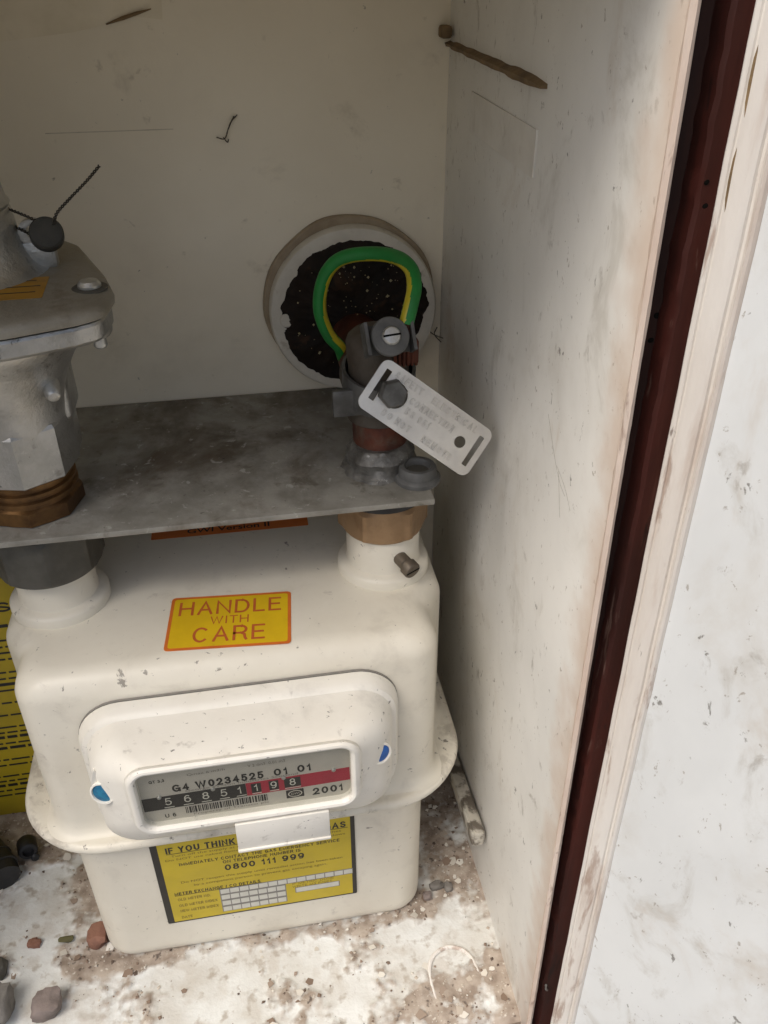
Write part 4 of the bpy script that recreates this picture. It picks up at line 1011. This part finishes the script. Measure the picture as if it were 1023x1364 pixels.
# ================================================================== SMALL THINGS
def lump(name, c, r, mat, seed, label, cat, group=None, sub=3, flat=1.0, rough=0.35):
    bm = bmesh.new(); bmesh.ops.create_icosphere(bm, subdivisions=sub, radius=1.0)
    for v in bm.verts:
        n = noise.fractal(v.co*1.3+Vector((seed, seed*2, 0)), 0.9, 2.0, 3)
        q = v.co*(1+rough*n); q = Vector((max(-0.82, min(0.82, q.x)), max(-0.85, min(0.85, q.y)), max(-0.75, min(0.75, q.z))))
        v.co = Vector((q.x*r[0], q.y*r[1], q.z*r[2]*flat))+Vector(c)
    mb = MB(); mb.bm(bm); o = mb.build(name, mat, None, angle=38)
    return tag(o, label, cat, group)
def small_things():
    # yellow notice card standing behind the meter
    t = thing('gas_notice', (-300, -42, 0), 'yellow printed gas notice board standing behind the left of the meter', 'notice')
    b = MB(); b.box((-345, -46, 1.2), (-214, -43.6, 182), 0.3); b.build('board', 'notice_yellow', t)
    b = MB(); O = Vector((-345, -46.05, 0))
    strokes(b, 'SMELL GAS', O, X, Z, 24, 160.5, 83.5, 6.5, 0.05, 0.2)
    rnd = random.Random(3)
    z = 150
    while z > 18:
        hd = rnd.random() < 0.3
        h = 2.2 if hd else 1.3
        x = 30+rnd.random()*6
        while x < 112:
            w = rnd.uniform(3, 11); plate(b, O, X, Z, x, x+w, z, z+h, 0.06, 0.05, seg=1); x += w+1.4
        z -= rnd.choice((4.2, 4.6, 9.5))
    b.build('print', 'ink_soft' if False else 'ink_black', t, smooth=False)
    # plastic block wedged along the wall
    t = thing('plastic_strip', (-6, -115, 34), 'grubby pale plastic strip lying against the right wall behind the flange', 'strip')
    b = MB(); b.box((-8.6, -146, 39), (-1.0, -78, 47.5), 0.8, 2, rot=Matrix.Rotation(R(-7), 3, 'X')); b.build('bar', 'block_plastic', t)
    b = MB(); b.box((-7.4, -147.3, 42.5), (-2.0, -120, 51.2), 0.7, 2, rot=Matrix.Rotation(R(-7), 3, 'X')); b.build('raised_rib', 'block_plastic', t)
    # stones
    lump('stone', (-235.0, -171.5, 5.2), (8.2, 7.6, 6.6), 'stone_mauve', 1.2, 'mauve grey angular stone on the floor at the lower left corner', 'stone', 'loose stones')
    lump('stone', (-213.5, -139.0, 4.8), (6.2, 6.6, 6.4), 'stone_red', 4.4, 'reddish brown stone wedged against the lower left corner of the meter', 'stone', 'loose stones')
    lump('stone', (-261.5, -169, 7.0), (11, 12, 11), 'stone_grey', 8.1, 'dark grey rounded stone cut by the left picture edge', 'stone', 'loose stones')
    lump('stone', (-25.5, -141.0, 2.6), (5.0, 2.6, 2.8), 'stone_grey', 2.7, 'small dark grey chip near the right foot of the meter', 'stone', 'loose stones')
    lump('stone', (-32.0, -146.0, 2.2), (3.0, 2.8, 2.6), 'stone_mauve', 6.7, 'brown pebble touching the lower right corner of the meter', 'stone', 'loose stones')
    lump('stone', (-19.0, -143.0, 2.4), (2.8, 3.0, 2.6), 'stone_grey', 9.7, 'small grey pebble between the meter and the right wall', 'stone', 'loose stones')
    lump('stone', (-247.5, -135.0, 1.8), (4.2, 3.0, 2.2), 'stone_red', 3.9, 'flat tan chip on white paint at the left', 'stone', 'loose stones', rough=0.5)
    lump('dry_leaf', (-231, -136.0, 2.0), (5.0, 2.2, 1.0), 'leaf_dry', 5.1, 'dark olive scrap of leaf on the dirt left of the meter', 'leaf', sub=2, rough=0.6)
    lump('stone', (-262.5, -147.0, 3.2), (3.6, 6.0, 5.0), 'nut_dark', 7.3, 'small black lump at the left picture edge above the grey stone', 'stone', 'loose stones')
    # black rubber caps
    t = thing('black_bung', (-259.5, -82, 0.6), 'small black rubber bung with a stem lying on the dirty floor', 'bung')
    b = MB(); b.lathe((-261, -72, 6.2), (0.35, -1, 0.28), [(4.6, 0), (5.6, 1.5), (5.6, 9), (4.9, 10.5), (3.2, 10.8), (3.0, 8.0)], 28); b.build('cap', 'black_rubber', t)
    b = MB(); b.lathe((-256.0, -79.5, 3.0), (0.5, -1, 0.3), [(2.0, -2), (2.4, 0), (2.4, 3.5), (1.6, 4.2)], 18); b.build('stem', 'black_rubber', t)
    t = thing('rubber_hose', (-278, -84, 0.6), 'thick black rubber hose end at the left picture edge', 'hose')
    b = MB(); b.tube(catmull([(-300, -60, 10), (-285, -74, 10.5), (-274, -88, 10.2), (-268.5, -98, 9.5)], 5), 9.8, 28); b.build('hose', 'black_rubber', t)
    for q in ((-276.5, -85.0, 10.3), (-271.5, -92.0, 10.0)):
        b = MB(); b.lathe(q, (0.55, -0.8, -0.05), [(9.6, -1.2), (10.6, -0.8), (10.6, 0.8), (9.6, 1.2)], 28, False, False); b.build('rib', 'black_rubber', t)
    # batten on the side wall, scraps of tape, hanging cobwebs
    b = MB(); ring = []
    for i in range(24):
        y = -1-137*i/23; q = noise.noise(Vector((y*0.08, 0, 0))); h = (0.8+0.6*i/23+0.5*q+0.5*noise.noise(Vector((y*0.35, 4, 0))))*(1 if i < 21 else (23.4-i)/2.6)
        lx = -4.3*y/-226.0; ring.append([(0.3+lx, y, 414-h), (-2.0-0.8*q+lx, y, 414-h*0.7), (-2.6-0.6*q+lx, y, 414.6+h*0.3), (0.3+lx, y, 415+h)])
    b.loft(ring); tag(b.build('dirt_ledge', 'batten_brown'), 'narrow brown dirt-caked ledge high on the right wall', 'ledge')
    b = MB(); b.box((-6, -9, 417), (-1.0, -2, 422), 1.2); tag(b.build('mud_dab', 'batten_brown'), 'small dark dab above the inner end of the brown ledge', 'dirt')
    b = MB(); b.loft([[(lx-0.25, y, z) for z in (386, 401)]+[(lx+0.3, y, z) for z in (401, 386)] for y, lx in ((-132, -2.38), (-44, -0.79))]); tag(b.build('tape_strip', 'tape_pale'), 'faint cream strip of tape on the right wall below the brown ledge', 'tape')
    b = MB()
    o = [(-300, 405), (-190, 418.5), (-160, 421.5), (-146, 424), (-136, 427), (-123, 425.5), (-121.5, 445), (-300, 445)]
    b.loft([[(x, -0.05, z) for x, z in o], [(x, -0.55, z) for x, z in o]]); tag(b.build('tape_sheet', 'tape_cream', smooth=False), 'peeling sheet of cream tape on the back wall at the top left', 'tape')
    b = MB(); b.tube([(-146, -0.8, 424.2), (-139, -1.2, 426.3), (-133, -1.6, 428.0), (-127, -2.2, 429.5)], [0.3, 0.8, 0.7, 0.2], 6); tag(b.build('tape_curl', 'batten_brown'), 'dark lifted curl at the corner of the tape on the back wall', 'tape')
    b = MB(); b.box((-179, -0.10, 383.2), (-124.5, 0.05, 383.6)); tag(b.build('wall_seam', 'seam_mark'), 'thin brown horizontal seam line on the back wall left of the circle of foam', 'seam')
    def strands(name, lines, label, r=0.35, mat='web'):
        b = MB()
        for ln in lines: b.tube(catmull(ln, 6), [r*(0.6+0.8*abs(noise.noise(Vector((i*0.7, r, 3))))) for i in range((len(ln)-1)*6+1)], 6)
        tag(b.build(name, mat), label, 'cobweb')
    strands('cobweb', [[(-106, -1, 379.5), (-102.5, -2, 379), (-100.5, -2, 383), (-97.5, -1, 388)], [(-103, -2, 379.6), (-101.5, -2, 377.5), (-100.8, -1, 378.5)], [(-100.5, -2, 383), (-99, -2.5, 386), (-96, -1, 388.5)]], 'small dark curl of cobweb on the back wall', 0.38)
    strands('cobweb', [[(-2, -2, 283), (-3.5, -3, 279.5), (-1, -8, 277)], [(-5.5, -2, 280.5), (-3.5, -3, 279.2), (-0.6, -10, 280)]], 'cobweb wisp in the back corner beside the sleeve', 0.4)
    strands('cobweb', [[(-2.7, -170, 317), (-2.8, -180, 306), (-2.8, -187, 300), (-2.9, -193, 298)], [(-2.8, -185, 303), (-2.8, -189, 293), (-2.8, -191, 288)], [(-2.8, -183, 304), (-2.95, -192, 301), (-3.0, -199, 296)]], 'thin cobweb scratch on the bright part of the right wall', 0.06, 'web_pale')
    # grit
    rnd = random.Random(11); mb = MB(); tone = []
    n = 0; tries = 0
    while n < 1700 and tries < 60000:
        tries += 1
        x = rnd.uniform(-300, -1); y = rnd.uniform(-217, -40)
        d = FLOOR_DIRT(x, y)
        if rnd.random() > (d-0.22)*1.6+0.02: continue
        if -205 < x < -39 and y > -146: continue
        s = 0.3+1.0*rnd.random()**3
        if rnd.random() < 0.012: s *= 2.0
        z = (1.0 if d > 0.45 else 0.1)+s*0.3
        A = [Vector((rnd.gauss(0, 1), rnd.gauss(0, 1), rnd.gauss(0, 0.6))).normalized() for _ in range(3)]
        vs = []
        for sgn in (1, -1):
            for a in ((1, 0, 0), (0, 1, 0), (0, 0, 1)): vs.append(Vector(a)*sgn*s*rnd.uniform(0.6, 1.3)*(0.6 if a[2] else 1))
        q = Matrix.Rotation(rnd.uniform(0, 6.28), 3, 'Z') @ Matrix.Rotation(rnd.uniform(-0.6, 0.6), 3, 'X')
        mb._add([q @ v+Vector((x, y, z)) for v in vs], [(0, 1, 2), (1, 3, 2), (3, 4, 2), (4, 0, 2), (1, 0, 5), (3, 1, 5), (4, 3, 5), (0, 4, 5)])
        tone += [rnd.random()]*6; n += 1
    for _ in range(420):
        x = rnd.uniform(-300, -2); y = rnd.uniform(-216, -60); d = FLOOR_DIRT(x, y)
        if (-205 < x < -39 and y > -147) or rnd.random() > (d-0.15)*1.7: continue
        k = rnd.randint(4, 6); rr = rnd.uniform(0.8, 3.2); a0 = rnd.uniform(0, 6.28); z = 1.2 if d > 0.42 else 0.25
        tl = Vector((rnd.gauss(0, 0.18), rnd.gauss(0, 0.18), 1)).normalized()
        pts = []
        for i in range(k):
            a = a0+2*PI*i/k; q = Vector((rr*rnd.uniform(0.6, 1.2)*math.cos(a), rr*rnd.uniform(0.6, 1.2)*math.sin(a), 0)); q.z = -(tl.x*q.x+tl.y*q.y)/tl.z
            pts.append(q+Vector((x, y, z)))
        mb.loft([pts, [p+Vector((0, 0, 0.35)) for p in pts]])
        tone += [rnd.choice((0.95, 1.0, 0.9, 0.7, 0.45, 0.3))]*(2*k)
    o = mb.build('grit', 'grit_mix', smooth=False)
    at = o.data.attributes.new('tone', 'FLOAT', 'POINT'); at.data.foreach_set('value', tone)
    tag(o, 'loose brown and white grit scattered over the floor', 'grit', kind='stuff')
small_things()
